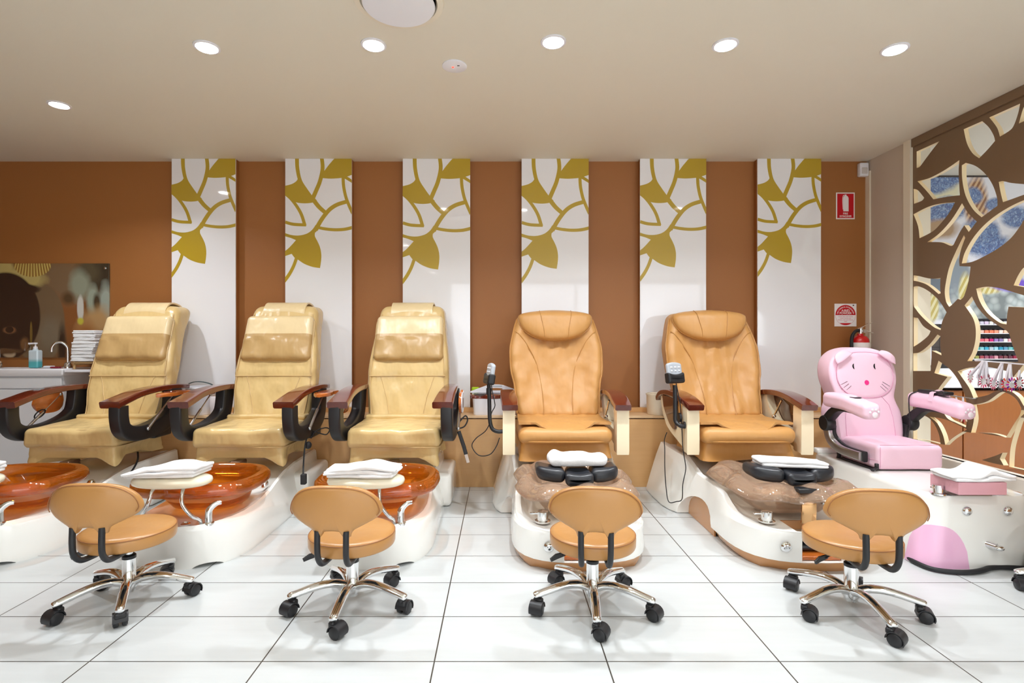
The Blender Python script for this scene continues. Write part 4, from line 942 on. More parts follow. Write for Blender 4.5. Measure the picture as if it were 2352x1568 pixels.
    if turned: P = [(-.43, .07, .85), (-.405, .06, .70), (-.40, .045, .55), (-.40, .03, .45), (-.39, .03, .38), (-.385, .02, .31), (-.41, .0, .22), (-.415, .0, .13), (-.44, .03, .105), (-.478, .06, .095), (-.482, .1, .17), (-.475, .15, .28), (-.46, .2, .40), (-.45, .24, .45), (-.43, .25, .50)]
    else: P = [(-.463, .01, .862), (-.455, .0, .80), (-.44, .0, .73), (-.44, .01, .70), (-.46, .02, .66), (-.47, .03, .60), (-.50, .06, .54), (-.56, .08, .49), (-.585, .08, .44), (-.54, .05, .39), (-.47, .03, .40), (-.43, .03, .45), (-.41, .05, .50)]
    b.tube(cr(P, 6), .003, 7); b.done('remote_cable', M['rubber'], rt)
    return t
make_b(.408, 'caramel leather pedicure chair next to the white caddy, remote turned edge-on', False)
make_b(1.545, 'caramel leather pedicure chair beside the pink child seat, grey remote facing out', True)
towel('thick white rolled-edge towel on the black foot rest next to the caddy chair', (.412, 2.84, .452), .155, .064, .036, 0, 5.1, 1, lambda u, w: .82 + .3 * math.exp(-((u + .75) / .22) ** 2) + .08 * math.cos(u * 5))
towel('flat white folded towel on the black foot rest beside the pink child seat', (1.55, 2.845, .448), .170, .066, .019, -.02, 6.3, 2, lambda u, w: .95 - .3 * smooth((u - .3) / .7), -.12)
# ================================================================= STOOLS
def make_stool(label, loc, rz, foot, casters):
    t = thing('pedicure_stool', label, 'stool', (loc[0], loc[1], 0), 0, 'camel stools on castors')
    R = Matrix.Rotation(rz, 4, 'Z'); sm = M['stool']
    b = B(); b.lathe([(.001, .262), (.165, .262), (.174, .265), (.177, .272), (.178, .300), (.176, .311), (.170, .318), (.155, .3225), (.10, .325), (.001, .326)], 56); st = b.done('seat', sm, t, 60)
    b = B(); b.tube([(.1755*math.cos(a), .1755*math.sin(a), .3125) for a in lin(0, 2*PI, 57)[:-1]], .0022, 6, loop=True); b.done('piping', M['stoolseam'], st)
    # back cushion: rounded above, narrowing to two sleeves round the tubes
    O = [(0, .092), (.07, .088), (.125, .07), (.165, .036), (.180, -.002), (.176, -.022), (.155, -.042), (.115, -.062), (.082, -.078), (.071, -.092), (.067, -.104), (.045, -.104), (.040, -.092), (.030, -.084), (0, -.081)]
    O = curvy(O + [(-x, z) for x, z in O[-2:0:-1]], 3, 75)
    def fn(x, z, d): return R @ Vector((x, -.235 + 1.5 * x * x - d + nz((x * 1.5, z * 1.5, d), 14, .004 * min(1, (abs(x) / .16) ** 4), 3) - .06 * z * .6, z + .478))
    b = B(); b.puff(O, .026, fn, 2.6, 8, (0, .0)); bk = b.done('backrest', sm, t, 60)
    b = B()
    Tt = [q for q in O if q[1] > -.03]; Tt = sorted(Tt, key=lambda q: math.atan2(q[1] + .03, q[0]))
    b.tube([fn(x * .955, z * .945, .0175) for x, z in Tt], .0018, 6); b.done('piping', M['stoolseam'], bk)
    for s in (-1, 1):
        P = [R @ Vector(q) for q in cr([(s*.055, -.240, .40), (s*.055, -.242, .34), (s*.054, -.236, .295), (s*.052, -.205, .262), (s*.05, -.15, .253), (s*.046, -.05, .252)], 5)]
        b = B(); b.tube(P, .0115, 12); b.done('back_tube', M['black'], t)
    b = B(); b.rbox((0, 0, .257), (.08, .09, .006), .004, n=3); b.rbox((0, 0, .245), (.03, .03, .014), .006, n=3); b.done('seat_plate', M['black'], t)
    b = B(); P = [R @ Vector(q) for q in [(-.02, -.02, .243), (-.10, -.05, .242), (-.125, -.07, .240)]]; b.tube(P, .004, 8); P2 = [R @ Vector(q) for q in [(-.115, -.06, .241), (-.15, -.08, .236), (-.172, -.095, .226)]]; b.strap(P2, [.016, .022, .014], .008, (0, 0, 1), .4); b.done('height_lever', M['black'], t)
    b = B(); b.lathe([(.001, .045), (.022, .045), (.026, .055), (.034, .068), (.036, .088), (.028, .096), (.0255, .10), (.0255, .188), (.001, .188)], 32); b.done('column_sleeve', M['chrome'], t)
    b = B(); b.lathe([(.0265, .186), (.0265, .198), (.021, .203), (.015, .2035), (.001, .2035)], 28); b.done('column_collar', M['black'], t)
    b = B(); b.lathe([(.001, .20), (.0145, .20), (.0145, .262), (.001, .262)], 20); b.done('gas_lift', M['chrome'], t)
    crn = random.Random(int(abs(loc[0]) * 1000) + 3)
    for k in range(5):
        a = foot + k * 2 * PI / 5; ca, sa = math.cos(a), math.sin(a)
        P = [(r * ca, r * sa, z) for r, z in ((.02, .085), (.055, .1), (.10, .104), (.15, .098), (.20, .086), (.245, .074), (.256, .07))]; P = cr(P, 3); n = len(P)
        b = B(); b.tube(P, [lerp(.0215, .0165, i / (n-1)) * (1 if i < n - 3 else (.92, .7, .2)[i - n + 3]) for i in range(n)], 14, .8); b.done('leg', M['chrome'], t, 70)
        ca_ = casters[k] if casters else crn.uniform(0, 6.28)
        cx, cy = .236 * ca, .236 * sa; Mr = Matrix.Translation((cx, cy, 0)) @ Matrix.Rotation(ca_, 4, 'Z')
        b = B()
        for s in (-1, 1): b.lathe([(.001, s*.005), (.022, s*.005), (.0255, s*.008), (.0255, s*.021), (.022, s*.0245), (.001, s*.026)], 24, Matrix.Rotation(PI/2, 4, 'X'), (.016, 0, .0257))
        # hood over the two wheels and stem
        rings = []
        for i in range(11):
            an = lerp(-.15 * PI, 1.0 * PI, i / 10); c_, s_ = math.cos(an), math.sin(an)
            ro, ri = .0305, .0265
            rings.append([(.016 + ro * c_, y, .0257 + ro * s_) for y in (-.026, -.012, .012, .026)] + [(.016 + ri * c_, y, .0257 + ri * s_) for y in (.026, .012, -.012, -.026)])
        b.loft(rings); b.lathe([(.011, .045), (.011, .07), (.001, .07)], 12, None, (-.004, 0, 0)); b.rbox((-.002, 0, .05), (.013, .02, .012), .008, n=3)
        b.xf(Mr); b.done('caster', M['black'], t, 50)
    return t
make_stool('camel round-seat stool on castors in front of the first two cream chairs', (-1.585, 2.275), .03, math.radians(-62), [2.2, 1.2, 3.6, .4, 4.4])
make_stool('camel stool in front of the cream chair whose cup tray is folded down', (-.62, 2.24), -.05, math.radians(-91), [5.9, 1.2, 3.9, .6, 4.2])
make_stool('camel stool in front of the chair with the edge-on remote', (.388, 2.228), -.12, math.radians(-96), [5.8, 5.6, .4, 3.7, 4.3])
make_stool('camel stool in front of the chair beside the pink seat', (1.449, 2.195), -.17, math.radians(-92), [5.4, 5.8, 1.0, 3.9, 5.7])
make_stool('stool cut by the frame edge, one chrome leg and caster showing by the hose', (2.565, 2.325), .1, math.radians(164), [4.5, 1, 2, 3, 5])
# ================================================================= PINK CHILD SEAT
t = thing('child_pedicure_seat', 'small pink cat-faced child pedicure seat on a white base', 'pedicure chair', (2.363, 3.085, 0))
def rrect(x0, x1, y0, y1, r, n=6):
    out = []
    for cx, cy, a0 in ((x1-r, y1-r, 0), (x0+r, y1-r, PI/2), (x0+r, y0+r, PI), (x1-r, y0+r, 3*PI/2)):
        for k in range(n + 1): a = a0 + PI/2*k/n; out.append((cx + r*math.cos(a), cy + r*math.sin(a)))
    return out
# base with rounded front corners: slightly wider at the floor
lay = []
for z, g in ((0, .045), (.02, .043), (.12, .03), (.25, .012), (.33, .003), (.347, .0), (.355, -.008)):
    lay.append([(x, y, z) for x, y in rrect(-.253 - g, .253 + g, -.488 - g * .3, .53, .09)])
lay.append([(x, y, .357) for x, y in rrect(-.225, .225, -.46, .50, .07)]); 
b = B(); b.loft(lay); b.done('foot_spa_base', M['gel'], t, 40)
b = B(); b.rbox((0, .50, .372), (.24, .03, .018), .014, n=4); b.done('rear_lip', M['gel'], t)
# pink petal on the front corner
b = B(); G = []
def surf(a, z):   # walk along the base outline from the left flank round the corner to the front
    g = tab([(0, .045), (.12, .03), (.25, .012), (.347, 0)], z) + .004; x0, y0, r = -.253 - g, -.488 - g * .3, .09 + .0
    L1 = .16; Lc = PI / 2 * r
    if a < L1: return (x0, y0 + r + (L1 - a), z)
    if a < L1 + Lc: th = PI + (a - L1) / r; return (x0 + r + r*math.cos(th), y0 + r + r*math.sin(th), z)
    return (x0 + r + (a - L1 - Lc), y0, z)
for i in range(17):
    q = i / 16; a = lerp(.12, .43, q); top = .006 + .205 * (1 - abs(2 * (q ** .85) - 1) ** 2.3) ** .62
    G.append([surf(a, max(.004, top * j / 8)) for j in range(9)])
b.loft([g + [(x * .97, y * .985, z) for x, y, z in g[::-1]] for g in G]); b.done('petal_inset', M['pinkgloss'], t, 50)
# seat
def sf(q):
    x, y, z = q
    if z > 0: z += .008 * (1 - (x / .2) ** 2) * (1 - (y / .2) ** 2)
    fx = smooth((-y - .1) / .1); return (x + nz((y, z, .2), 12, .004, 5) * fx, y - .006 * math.sin((z + .07) * 22) * (y < 0) * .5, z + nz((x, y, 0), 12, .0025, 2))
b = B(); b.rbox((.018, .175, .432), (.192, .18, .072), .028, sf, 16); st = b.done('seat', M['pink'], t, 60)
b = B(); b.tube([(x + .018, y + .175, .415) for x, y in sq(.1935, .1815, 14, 48)], .0014, 5, loop=True)
b.tube([(.018 + x, .175 - .165 + .0 , .5045) for x in lin(-.17, .17, 8)], .0012, 5); b.tube([(-.160, -.0055, z) for z in lin(.375, .495, 6)], .0012, 5); b.done('seam', M['pinkseam'], st)
b = B(); b.box(-.185, -.168, -.008, .012, .362, .40, .003, 1); b.tube([(-.178, -.005, .375), (-.212, -.02, .369)], .006, 8); b.ell((-.216, -.022, .368), (.012, .009, .008)); b.done('slide_lever', M['black'], t)
b = B(); b.box(-.19, .21, .01, .35, .357, .364); b.box(-.186, -.17, .33, .352, .357, .39); b.done('slide_rail', M['black'], t)
# backrest: broad rounded head above a narrower waist
ol = [(0, 1.066), (.07, 1.062), (.14, 1.04), (.19, .995), (.214, .935), (.216, .86), (.198, .79), (.188, .745), (.2, .70), (.218, .65), (.222, .58), (.215, .50), (.19, .465), (0, .46)]
O = curvy(ol + [(-x, z) for x, z in ol[-2:0:-1]], 4, 70)
def pb(x, z, d): return (x * 1.0, .372 + .10 * (z - .46) / .6 - d, z)
b = B(); b.puff(O, .028, pb, 3.4, 9, (0, .76), .035, .055); bk = b.done('backrest', M['pink'], t, 60)
# face disc and printed face
FY = lambda x, z: .372 + .10 * (z - .46) / .6 - .0845
fo = [(0, .745), (.08, .752), (.14, .785), (.175, .84), (.182, .90), (.165, .97), (.12, 1.015), (.06, 1.033), (0, 1.036)]
FO = curvy(fo + [(-x, z) for x, z in fo[-2:0:-1]], 3, 80)
dish = lambda x, z: .012 * (1 - min(1, (x / .19) ** 2 + ((z - .89) / .15) ** 2))
b = B(); b.puff(FO, .010, lambda x, z, d: (x, FY(x, z) + .004 - d, z), 2.2, 6, (0, .89), .0, .004); fc = b.done('face_panel', M['pink'], bk, 60)
b = B(); b.tube([(x, FY(x, z) - .0005, z) for x, z in FO], .0022, 6, loop=True)
for s in (-1, 1): b.tube([(s * x, FY(x, z) + .011 * (x / .2) ** 4, z) for x, z in ((.09, .755), (.135, .70), (.152, .62), (.155, .53), (.155, .48))], .0014, 5)
b.done('seam', M['pinkseam'], bk)
def on(x, z, e=.0008): 
    r = ((x / .182) ** 2 + ((z - .89) / .145) ** 2) ** .5; return (x, FY(x, z) + .000 - .010 * max(0, 1 - min(1, r) ** 2.2) ** (1 / 2.2) - e, z)
EX = plain('black_print', sr(24, 20, 28), .5)
for s, ex in ((-1, -.068), (1, .068)):
    b = B(); P = [(ex - .013 * math.cos(a) , .945 + .018 * math.sin(a)) for a in lin(-PI/2, PI/2, 12)] + [(ex - .003 * math.cos(a), .945 + .0178 * math.sin(a)) for a in lin(PI/2, -PI/2, 12)]
    b.prism(P, .0, .001, lambda x, z, d: (x, on(x, z)[1] - d, z)); b.done('eye', EX, fc)
b = B(); b.prism([(.0 + .0142*math.cos(a), .842 + .0155*math.sin(a)) for a in lin(0, 2*PI, 25)[:-1]], 0, .0012, lambda x, z, d: (x, on(x, z)[1] - d, z)); b.done('nose', M['hot'], fc)
for (xa_, za), (xb_, zb) in (((-.123,.849),(-.172,.823)), ((-.115,.834),(-.160,.799)), ((-.101,.821),(-.143,.783)), ((.103,.846),(.15,.817)), ((.097,.832),(.141,.794)), ((.086,.818),(.127,.780))):
    b = B(); b.tube([on(lerp(xa_, xb_, k / 6), lerp(za, zb, k / 6), .0006) for k in range(7)], .0014, 6); b.done('whisker', plain('whisker_print', sr(70, 40, 60), .5) if 'whk' not in M else M['whk'], fc)
# ears folded forward
for s in (-1, 1):
    b = B(); cx = s * .135
    E = curvy([(-.055, .0), (-.02, .03), (.03, .035), (.06, .012), (.052, -.035), (.02, -.03), (-.03, -.012)], 4, 80)
    b.puff(E, .012, lambda x, z, d: (cx + s * x, FY(cx + s*x, 1.0 + z) - .012 - d - .25 * max(0, .03 - z), 1.012 + z - s * 0 - .35 * x * (1 if s > 0 else .9)), 2.4, 5); b.done('ear', M['pink'], bk, 60)
# arms
for s in (-1, 1):
    ax = s * .268
    O = sq(.052, .20, 4, 44)
    b = B(); b.rbox((0, 0, 0), (.055, .20, .046), .03, lambda q: (q.x * (1 - .1 * smooth((-q.y) / .2)), q.y, q.z - .03 * smooth((-q.y + .05) / .25)), 12); b.xf(Matrix.Translation((ax, .095, .742))); ar = b.done('armrest', M['pink'], t, 60)
    b = B()
    def tip(dx, dz, r):
        y = -.1065; b.ell((ax + dx, y + .0, .710 + dz), (r, .002, r), 14, 6)
    tip(.006, -.014, .016); tip(-.021, .0, .007); tip(-.008, .014, .008); tip(.012, .015, .008); tip(.027, .003, .007)
    b.done('paw_print', M['pawwhite'], ar)
    if s < 0:
        b = B(); b.lathe([(.031, 0), (.031, .0025), (.027, .003), (.001, .001)], 24, None, (ax, .05, .7775)); b.done('cup_hole', M['black'], ar)
    else:
        b = B(); b.strap([(ax - .056, .10, .75), (ax - .045, .10, .80), (ax, .10, .816), (ax + .045, .10, .80), (ax + .056, .10, .75)], .03, .004, (0, 1, 0)); b.done('remote_strap', M['pink'], ar)
    b = B(); b.strap(cr([(ax + s*.005, -.04, .685), (ax, .1, .695), (ax, .2, .69), (ax - s*.002, .28, .64), (ax - s*.006, .335, .585)], 4), .05, [.012, .014, .017, .02, .022, .026, .03, .034, .04, .045, .05, .055, .055, .056, .057, .058, .058][:17], (1, 0, 0), .3); b.lathe([(.046, -.028), (.05, -.02), (.05, .02), (.046, .028), (.001, .03)], 24, Matrix.Rotation(PI/2, 4, 'Y'), (ax - s*.004, .325, .585)); b.done('arm_bracket', M['black'], t)
    b = B(); b.strap(cr([(s*.252, .325, .575), (s*.250, .33, .52), (s*.242, .31, .47), (s*.228, .25, .435), (s*.213, .17, .425), (s*.213, .07, .425)], 5), .042, .052, (1, 0, 0), .4); b.done('side_bracket', M['silver'], t)
    b = B(); b.strap(cr([(s*.25 - s*.016, .325, .575), (s*.23, .33, .52), (s*.218, .31, .47), (s*.208, .25, .435), (s*.202, .17, .425), (s*.202, .058, .425)], 4), .026, .062, (1, 0, 0), .4); b.done('bracket_backing', M['black'], t)
# foot pad, tap, knobs
b = B(); b.rbox((-.065, -.47, .409), (.115, .085, .03), .004, n=3); fp = b.done('foot_rest', M['pinkdeep'], t)
b = B(); b.box(-.16, .03, -.50, -.40, .358, .3625, .001, 1); b.tube([(-.11, -.47, .36), (-.11, -.47, .385)], .01, 8); b.tube([(-.02, -.47, .36), (-.02, -.47, .385)], .01, 8); b.done('hinge_plate', M['silver'], fp)
b = B(); b.lathe([(.034, .356), (.034, .362), (.024, .366), (.024, .402), (.001, .403)], 20, None, (-.196, -.455, 0)); b.box(-.232, -.19, -.462, -.448, .385, .393, .002, 1); b.done('tap', M['chrome'], t)
kn = [(2.58, 2220, 1173), (2.58, 2314, 1173)]
for y_, px, py in kn:
    p = W(px, py, 2.595); b = B(); b.lathe([(.023, -.002), (.023, .006), (.017, .013), (.009, .016), (.001, .0165)], 24, Matrix.Rotation(PI/2, 4, 'X'), (p.x - 2.363, p.y - 3.085, p.z)); b.done('control_knob', M['chrome'], t)
p = W(2270, 1250, 2.585); b = B(); b.tube([(p.x - 2.363, p.y - 3.085 + .01, p.z), (p.x - 2.345, p.y - 3.11, p.z - .002)], .016, 14); b.ell((p.x - 2.338, p.y - 3.118, p.z - .006), (.022, .014, .013)); b.done('drain_valve', M['chrome'], t)
rt = thing('seat_remote', 'black remote strapped on the pink armrest next to the screen', 'remote control', (2.363 + .268, 3.085, 0))
b = B(); b.rbox((0, 0, 0), (.032, .10, .0105), .008, n=4); b.xf(Matrix.Translation((0, .13, .8005))); b.done('remote_body', M['black'], rt)
b = B(); b.tube(cr([(-.02, .225, .80), (-.06, .25, .77), (-.066, .25, .70), (-.06, .25, .62), (-.058, .26, .55), (-.07, .28, .47), (-.075, .3, .385)], 5), .0035, 7); b.done('remote_cable', M['rubber'], rt)
towel('crumpled white towel draped over the pink foot pad', (2.363 - .045, 3.085 - .475, .442), .158, .085, .022, -.06, 9.4, 2, lambda u, w: .55 + .75 * math.exp(-((u - .25) / .3) ** 2) + .25 * math.exp(-((u + .8) / .3) ** 2), .1, .0)
# black hose lying round the base
P = [(1985,1262),(2020,1265),(2070,1277),(2092,1291),(2130,1307),(2175,1314),(2215,1315),(2245,1311),(2265,1305),(2300,1304),(2352,1307),(2420,1310)]
pts = []
for px, py in P:
    Y = H * F / (py - CY); pts.append(((px - CX) * Y / F, Y - .022, .0125))
b = B(); b.tube(cr(pts, 5), .0115, 10); tag(b.done('floor_hose', M['rubber']), 'thick black hose curving round the foot of the white child seat base', 'hose')

# ================================================================= WASHBASIN CORNER
t = thing('washbasin_vanity', 'white washbasin cabinet with drawers in the corner', 'vanity')
x0, x1, y0, y1 = -4.72, -3.33, 4.05, 4.345
b = B(); b.loft([[(x, y, z) for x, y in rrect(x0 + e, x1 - e, y0 + e, y1, r)] for z, e, r in ((.838, .012, .01), (.85, .002, .01), (.886, 0, .01), (.896, .008, .01))] + [[(x, y, z) for x, y in rrect(-4.55, -3.46, 4.10, 4.245, .05)] for z in (.896, .89)] + [[(x, y, .85) for x, y in rrect(-4.5, -3.5, 4.12, 4.235, .05)]]); b.done('basin_top', plain('white_ceramic', sr(244, 244, 248), .1, coat=.5), t, 40)
WG = plain('white_cabinet', sr(226, 228, 232), .3)
b = B(); b.box(x0 + .02, x1 - .02, 4.085, y1, .0, .838); b.done('cabinet_body', WG, t, 30)
for z0, z1 in ((.745, .826), (.432, .735), (.10, .422)):
    for xa_, xb_ in ((-4.7, -4.03), (-4.025, -3.352)):
        b = B(); b.box(xa_, xb_, 4.066, 4.0845, z0, z1, .003, 1); b.done('drawer', WG, t, 30)
def tap(label, x, y, s):
    q = thing('basin_tap', label, 'tap', (x, y, .897))
    b = B(); b.lathe([(.03, 0), (.03, .006), (.024, .02), (.022, .035), (.014, .042), (.001, .042)], 20); b.tube([(.01, -.01, .03), (.04, -.03, .045)], .007, 8); b.done('tap_body', M['chrome'], q)
    b = B(); b.tube(cr([(0, 0, .035), (0, 0, .12), (s*.004, -.004, .165), (s*.03, -.02, .198), (s*.065, -.035, .195), (s*.085, -.045, .16), (s*.088, -.046, .125)], 5), .0095, 12); b.done('spout', M['chrome'], q)
tap('chrome swan-neck tap beside the stack of white towels', -3.41, 4.20, -1)
tap('chrome tap at the frame edge, only its foot showing', -3.955, 4.20, -1)
q = thing('soap_bottle', 'clear pump bottle of teal liquid soap on the washbasin', 'soap dispenser', (-3.60, 4.125, .897))
def soapmat():
    s = NT('teal_soap'); v, x, y, z = s.xyz(); f = s.math('DIVIDE', s.math('SUBTRACT', z, .045), .03, True)
    s.set(col=s.mix(f, sr(80, 176, 184), sr(206, 222, 230)), rough=.12, coat=.6); return s.m
b = B(); b.rbox((0, 0, .07), (.038, .026, .07), .012, n=4); b.lathe([(.02, .135), (.016, .15), (.013, .152), (.001, .152)], 16); b.done('bottle_body', soapmat(), q)
b = B(); b.lathe([(.014, .15), (.014, .165), (.005, .168), (.005, .185), (.014, .187), (.014, .197), (.001, .198)], 16); b.strap([(0, 0, .192), (-.045, -.01, .19)], .012, .01, (0, 0, 1)); b.done('pump', M['white'], q)
b = B(); b.rbox((0, 0, .008), (.034, .02, .0085), .007, n=3); o = b.done('soap_bar', M['white']); o.location = (-3.515, 4.15, .897); tag(o, 'small white soap bar beside the pump bottle', 'soap')
b = B(); b.rbox((0, 0, .006), (.035, .015, .0065), .005, n=3); o = b.done('nail_brush', plain('dark_red_plastic', sr(130, 30, 50), .4)); o.location = (-3.43, 4.11, .897); tag(o, 'dark red nail brush lying in front of the tap', 'brush')
# picture panel behind the basin; its ribbed patch is a painted pendant lamp reflection
def lamp_reflection(q, v, px, py): return q.mix(q.math('GREATER_THAN', q.math('SINE', q.math('MULTIPLY', q.math('SUBTRACT', px, q.math('MULTIPLY', q.math('SUBTRACT', px, 77), q.math('MULTIPLY', q.math('SUBTRACT', py, 600), .006))), 1.1)), .1), sr(150, 112, 52), sr(214, 192, 106))
pic = picture('basin_print_and_reflection', YW, [
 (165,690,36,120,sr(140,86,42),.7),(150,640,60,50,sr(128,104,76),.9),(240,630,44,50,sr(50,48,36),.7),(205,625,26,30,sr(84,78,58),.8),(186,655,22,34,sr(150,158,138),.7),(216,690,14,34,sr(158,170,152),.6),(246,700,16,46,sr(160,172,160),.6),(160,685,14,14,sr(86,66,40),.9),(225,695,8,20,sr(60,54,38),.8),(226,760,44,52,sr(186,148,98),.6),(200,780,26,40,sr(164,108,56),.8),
 (188,708,7.5,31,sr(214,214,206),.35),(188,737,7,8,sr(206,198,70),.6),(92,742,60,92,sr(118,98,72),.06),(118,770,28,40,sr(124,114,94),.9),(146,800,9,50,sr(26,22,16),.8),(44,640,64,24,sr(196,178,110),.4),(10,615,24,18,sr(196,178,110),.4),(78,610,42,26,lamp_reflection,.08),(16,726,80,100,sr(24,12,7),.05),(50,664,44,12,sr(24,12,7),.3),(25,758,15,8,sr(120,80,50),.5),(25,757,9,7,sr(20,10,6),.3),(60,790,10,14,sr(120,84,50),.6),(75,765,3,26,sr(120,96,40),.4),(25,812,14,9,sr(190,170,140),.4),(10,806,40,7,sr(96,70,44),.6)], sr(112, 78, 46), mirror=.09)
b = B(); b.box(-4.74, (253 - CX) * YW / F, YW - .014, YW - .0008, .972, 1.738, .001, 1); bp = tag(b.done('basin_picture', pic, None, 30), 'glossy picture panel of a dark bowl, stones and a painted lamp reflection behind the washbasin', 'picture')
b = B(); b.lathe([(.009, 0), (.009, .004), (.006, .006), (.001, .0062)], 14, Matrix.Rotation(PI/2, 4, 'X'), (-3.215, YW - .0142, 1.70)); b.done('fixing_screw', M['chrome'], bp)
# narrow side shelf with a bamboo rack and a stack of towels
b = B(); b.box(-3.325, -2.96, 4.06, 4.345, .868, .888, .003, 1); tag(b.done('side_shelf', M['white'], None, 30), 'small white shelf between the washbasin and the first cream chair', 'shelf')
BAM = wood('bamboo', sr(190, 150, 96), sr(212, 176, 122), .45, .1, (10, 10, 2))
q = thing('bamboo_rack', 'bamboo towel rack half hidden behind the first cream chair', 'rack', (-3.17, 4.19, .8885))
for xx in (-.1, .1):
    b = B(); b.tube([(xx, -.1, .004), (xx, -.1, .09)], .008, 8); b.tube([(xx, .125, .004), (xx, .125, .17)], .008, 8); b.done('rack_post', BAM, q)
b = B()
for yy in lin(-.1, .1, 6): b.tube([(-.12, yy, .052), (.12, yy, .052)], .007, 8)
for xx in (-.1, .1): b.tube([(xx, -.11, .04), (xx, .11, .04)], .007, 8)
for zz in (.1, .14): b.tube([(-.1, .125, zz), (.1, .125, zz)], .006, 8)
b.done('rack_slats', BAM, q)
ordn = ['lowest', 'second from the bottom', 'third from the bottom', 'fourth from the bottom', 'middle', 'fourth from the top', 'third from the top', 'second from the top', 'topmost']
for i in range(9):
    z = .8885 + .063 + i * .0266; fx = -.012 if i > 3 else .0
    def f(p, i=i): return (p[0], p[1] + nz((p[0], p[2], i), 14, .006, i), p[2] + nz((p[0], p[1], i), 12, .0022, i * 2.0))
    b = B(); b.rbox((0, 0, .0065), (.088 + rnd.uniform(-.005, .005), .105, .0063), .0062, f, 10); b.rbox((0, 0, .0188), (.086 + rnd.uniform(-.005, .005), .103, .0063), .0062, f, 10)
    o = b.done('stacked_towel', M['towel'], None, 60); o.rotation_euler = (0, 0, rnd.uniform(-.07, .07)); o.location = (-3.195 + .0 + (0.02 if i < 4 else .045) * 0 + rnd.uniform(-.006, .006) + (i * .0022), 4.17, z); tag(o, 'white folded towel, %s of the stack on the bamboo rack' % ordn[i], 'towel', 'towels in the stack on the bamboo rack')

# ================================================================= THINGS ON THE LEDGE
ZL = .5405
q = thing('storage_caddy', 'white plastic caddy with a peaked carry handle on the ledge', 'caddy', (.0, 4.145, ZL))
xa_, xb_ = (1085 - CX) * 4.08 / F, (1190 - CX) * 4.08 / F; xm = (xa_ + xb_) / 2; hw_ = (xb_ - xa_) / 2
b = B(); b.loft([[(xm + x, y, z) for x, y in rrect(-hw_ * k, hw_ * k, -.075 * k, .075 * k, .02)] for z, k in ((0, .94), (.003, .95), (.15, 1.0), (.156, 1.03), (.156, .96), (.02, .90))]); b.done('tub', M['white'], q)
b = B(); P = [(-hw_*1.12, .16), (-hw_*1.12, .172), (-.06, .222), (-.03, .226), (.03, .226), (.06, .222), (hw_*1.12, .172), (hw_*1.12, .16)]
b.prism(P, -.005, .005, lambda x, z, d: (xm + x, .03 + d, z), .002, 1); cx_ = b.done('carry_handle', M['white'], q)
b = B(); b.prism(curvy([(-.055, .180), (-.055, .195), (-.02, .198), (.02, .198), (.055, .195), (.055, .180)], 2, 70), .0052, .0064, lambda x, z, d: (xm + x, .03 - d, z)); b.done('handle_slot', M['brown'], cx_)
b = B(); b.prism([(-.055, .208), (.055, .208), (.05, .217), (-.05, .217)], .0052, .0066, lambda x, z, d: (xm + x, .03 - d, z)); b.done('handle_grip', M['grey'], cx_)
b = B(); b.rbox((0, 0, .02), (.03, .02, .024), .01, n=3); o = b.done('lime_sponge', plain('lime_foam', sr(176, 206, 40), .8)); o.location = ((1092 - CX) * 4.2 / F, 4.215, ZL + .158); tag(o, 'lime green sponge peeking out behind the white caddy', 'sponge')
o = q
q = thing('white_tub', 'round cream tub on the ledge behind the grey facing remote', 'tub', ((1511 - CX) * 4.13 / F, 4.125, ZL))
b = B(); b.lathe([(.001, 0), (.078, 0), (.083, .006), (.088, .145), (.092, .15), (.092, .16), (.086, .162), (.084, .15), (.078, .012), (.001, .01)], 36); b.done('tub_body', plain('cream_tub', sr(238, 224, 200), .45), q)
b = B(); b.tube(cr([(-.09, 0, .15), (-.07, -.05, .168), (0, -.088, .172), (.07, -.05, .168), (.09, 0, .15)], 5), .004, 8); b.done('tub_handle', M['offwhite'], q)
q = thing('white_bucket', 'white bucket with a dark handle on the ledge between the first two cream chairs', 'bucket', ((462 - CX) * 4.13 / F, 4.13, ZL))
b = B(); b.lathe([(.001, 0), (.085, 0), (.09, .006), (.105, .2), (.11, .205), (.11, .215), (.10, .216), (.085, .012), (.001, .01)], 36); b.done('bucket_body', M['white'], q)
b = B(); b.strap(cr([(-.105, 0, .2), (-.085, -.02, .235), (0, -.04, .255), (.085, -.02, .235), (.105, 0, .2)], 5), .014, .006, (0, 1, 0)); b.done('bucket_handle', plain('teal_grey', sr(60, 78, 82), .4), q)
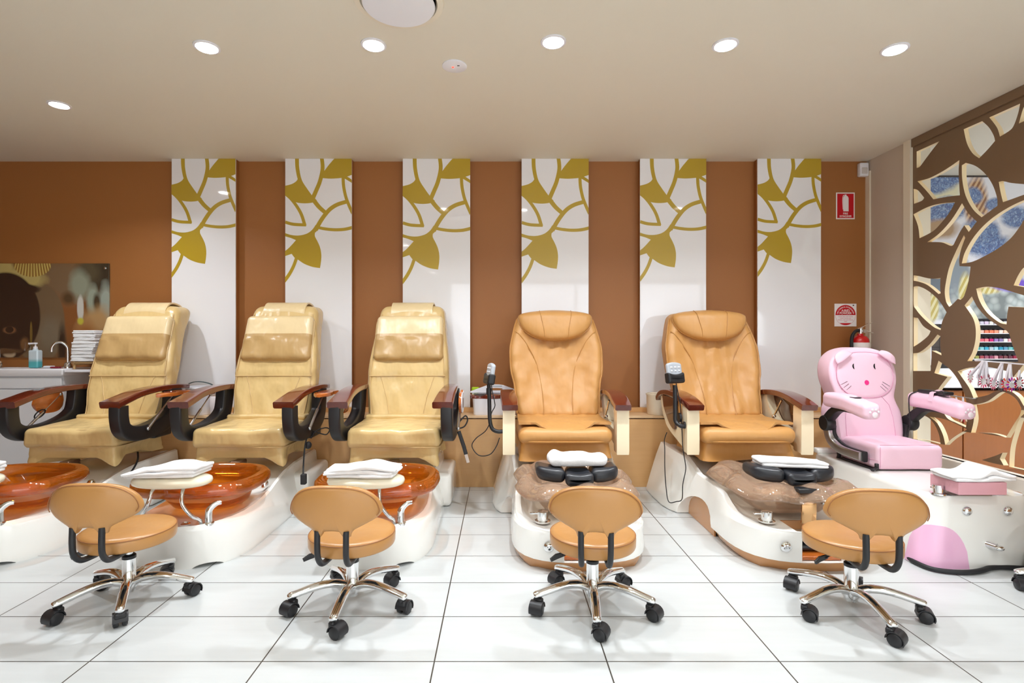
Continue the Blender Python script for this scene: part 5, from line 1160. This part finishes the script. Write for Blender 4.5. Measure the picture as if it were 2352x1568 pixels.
b = B(); b.lathe([(.001, 0), (.03, 0), (.034, .01), (.038, .075), (.036, .13), (.03, .14), (.001, .142)], 24); o = b.done('paper_roll', plain('pale_paper', sr(226, 216, 216), .8)); o.location = ((489 - CX) * 4.08 / F + .02, 4.075, ZL); tag(o, 'pale roll standing next to the white bucket', 'roll')
b = B(); b.box(-.05, .05, -.04, .04, 0, .062, .002, 1); o = b.done('small_carton', plain('pale_carton', sr(226, 226, 228), .6)); o.location = ((1900 - CX) * 4.15 / F + .01, 4.12, ZL); tag(o, 'small white carton on the ledge behind the pink armrest', 'box')
b = B(); b.rbox((0, 0, .0105), (.035, .03, .0105), .006, n=3); o = b.done('wax_block', plain('pale_yellow_wax', sr(236, 234, 214), .5)); o.location = ((1905 - CX) * 4.15 / F + .01, 4.13, ZL + .0625); tag(o, 'pale yellow block lying on the small carton', 'block')
# ================================================================= CAMERA AND LIGHT SETTINGS
cam = bpy.data.cameras.new('camera'); co = bpy.data.objects.new('camera', cam); C.objects.link(co)
cam.sensor_width = 36; cam.lens = 36 * F / 2352; cam.shift_x = (1176 - CX) / 2352; cam.shift_y = -(784 - CY) / 2352
co.location = (0, 0, H); co.rotation_euler = (PI / 2, 0, 0); cam.clip_start = .05; SC.camera = co
w = bpy.data.worlds.new('world'); SC.world = w; w.use_nodes = True
w.node_tree.nodes['Background'].inputs[0].default_value = (.92, .96, 1, 1); w.node_tree.nodes['Background'].inputs[1].default_value = WORLD
PL = bpy.data.lights.new('added_window', 'AREA'); PL.shape = 'RECTANGLE'; PL.size = 7.6; PL.size_y = 2.2; PL.cycles.is_portal = True  # portal for the added window opening that lets in fill light
po = bpy.data.objects.new('added_window_portal', PL); C.objects.link(po); po.location = (2.6, YB - .08, 1.35); po.rotation_euler = (PI / 2, 0, 0)
vs = SC.view_settings; vs.view_transform = 'Standard'; vs.look = 'None'; vs.exposure = EXPO; vs.gamma = 1; vs.use_curve_mapping = False
cy = SC.cycles; cy.max_bounces = 10; cy.diffuse_bounces = 5; cy.glossy_bounces = 4; cy.transparent_max_bounces = 24; cy.transmission_bounces = 6; cy.caustics_reflective = False; cy.caustics_refractive = False; cy.sample_clamp_indirect = 6
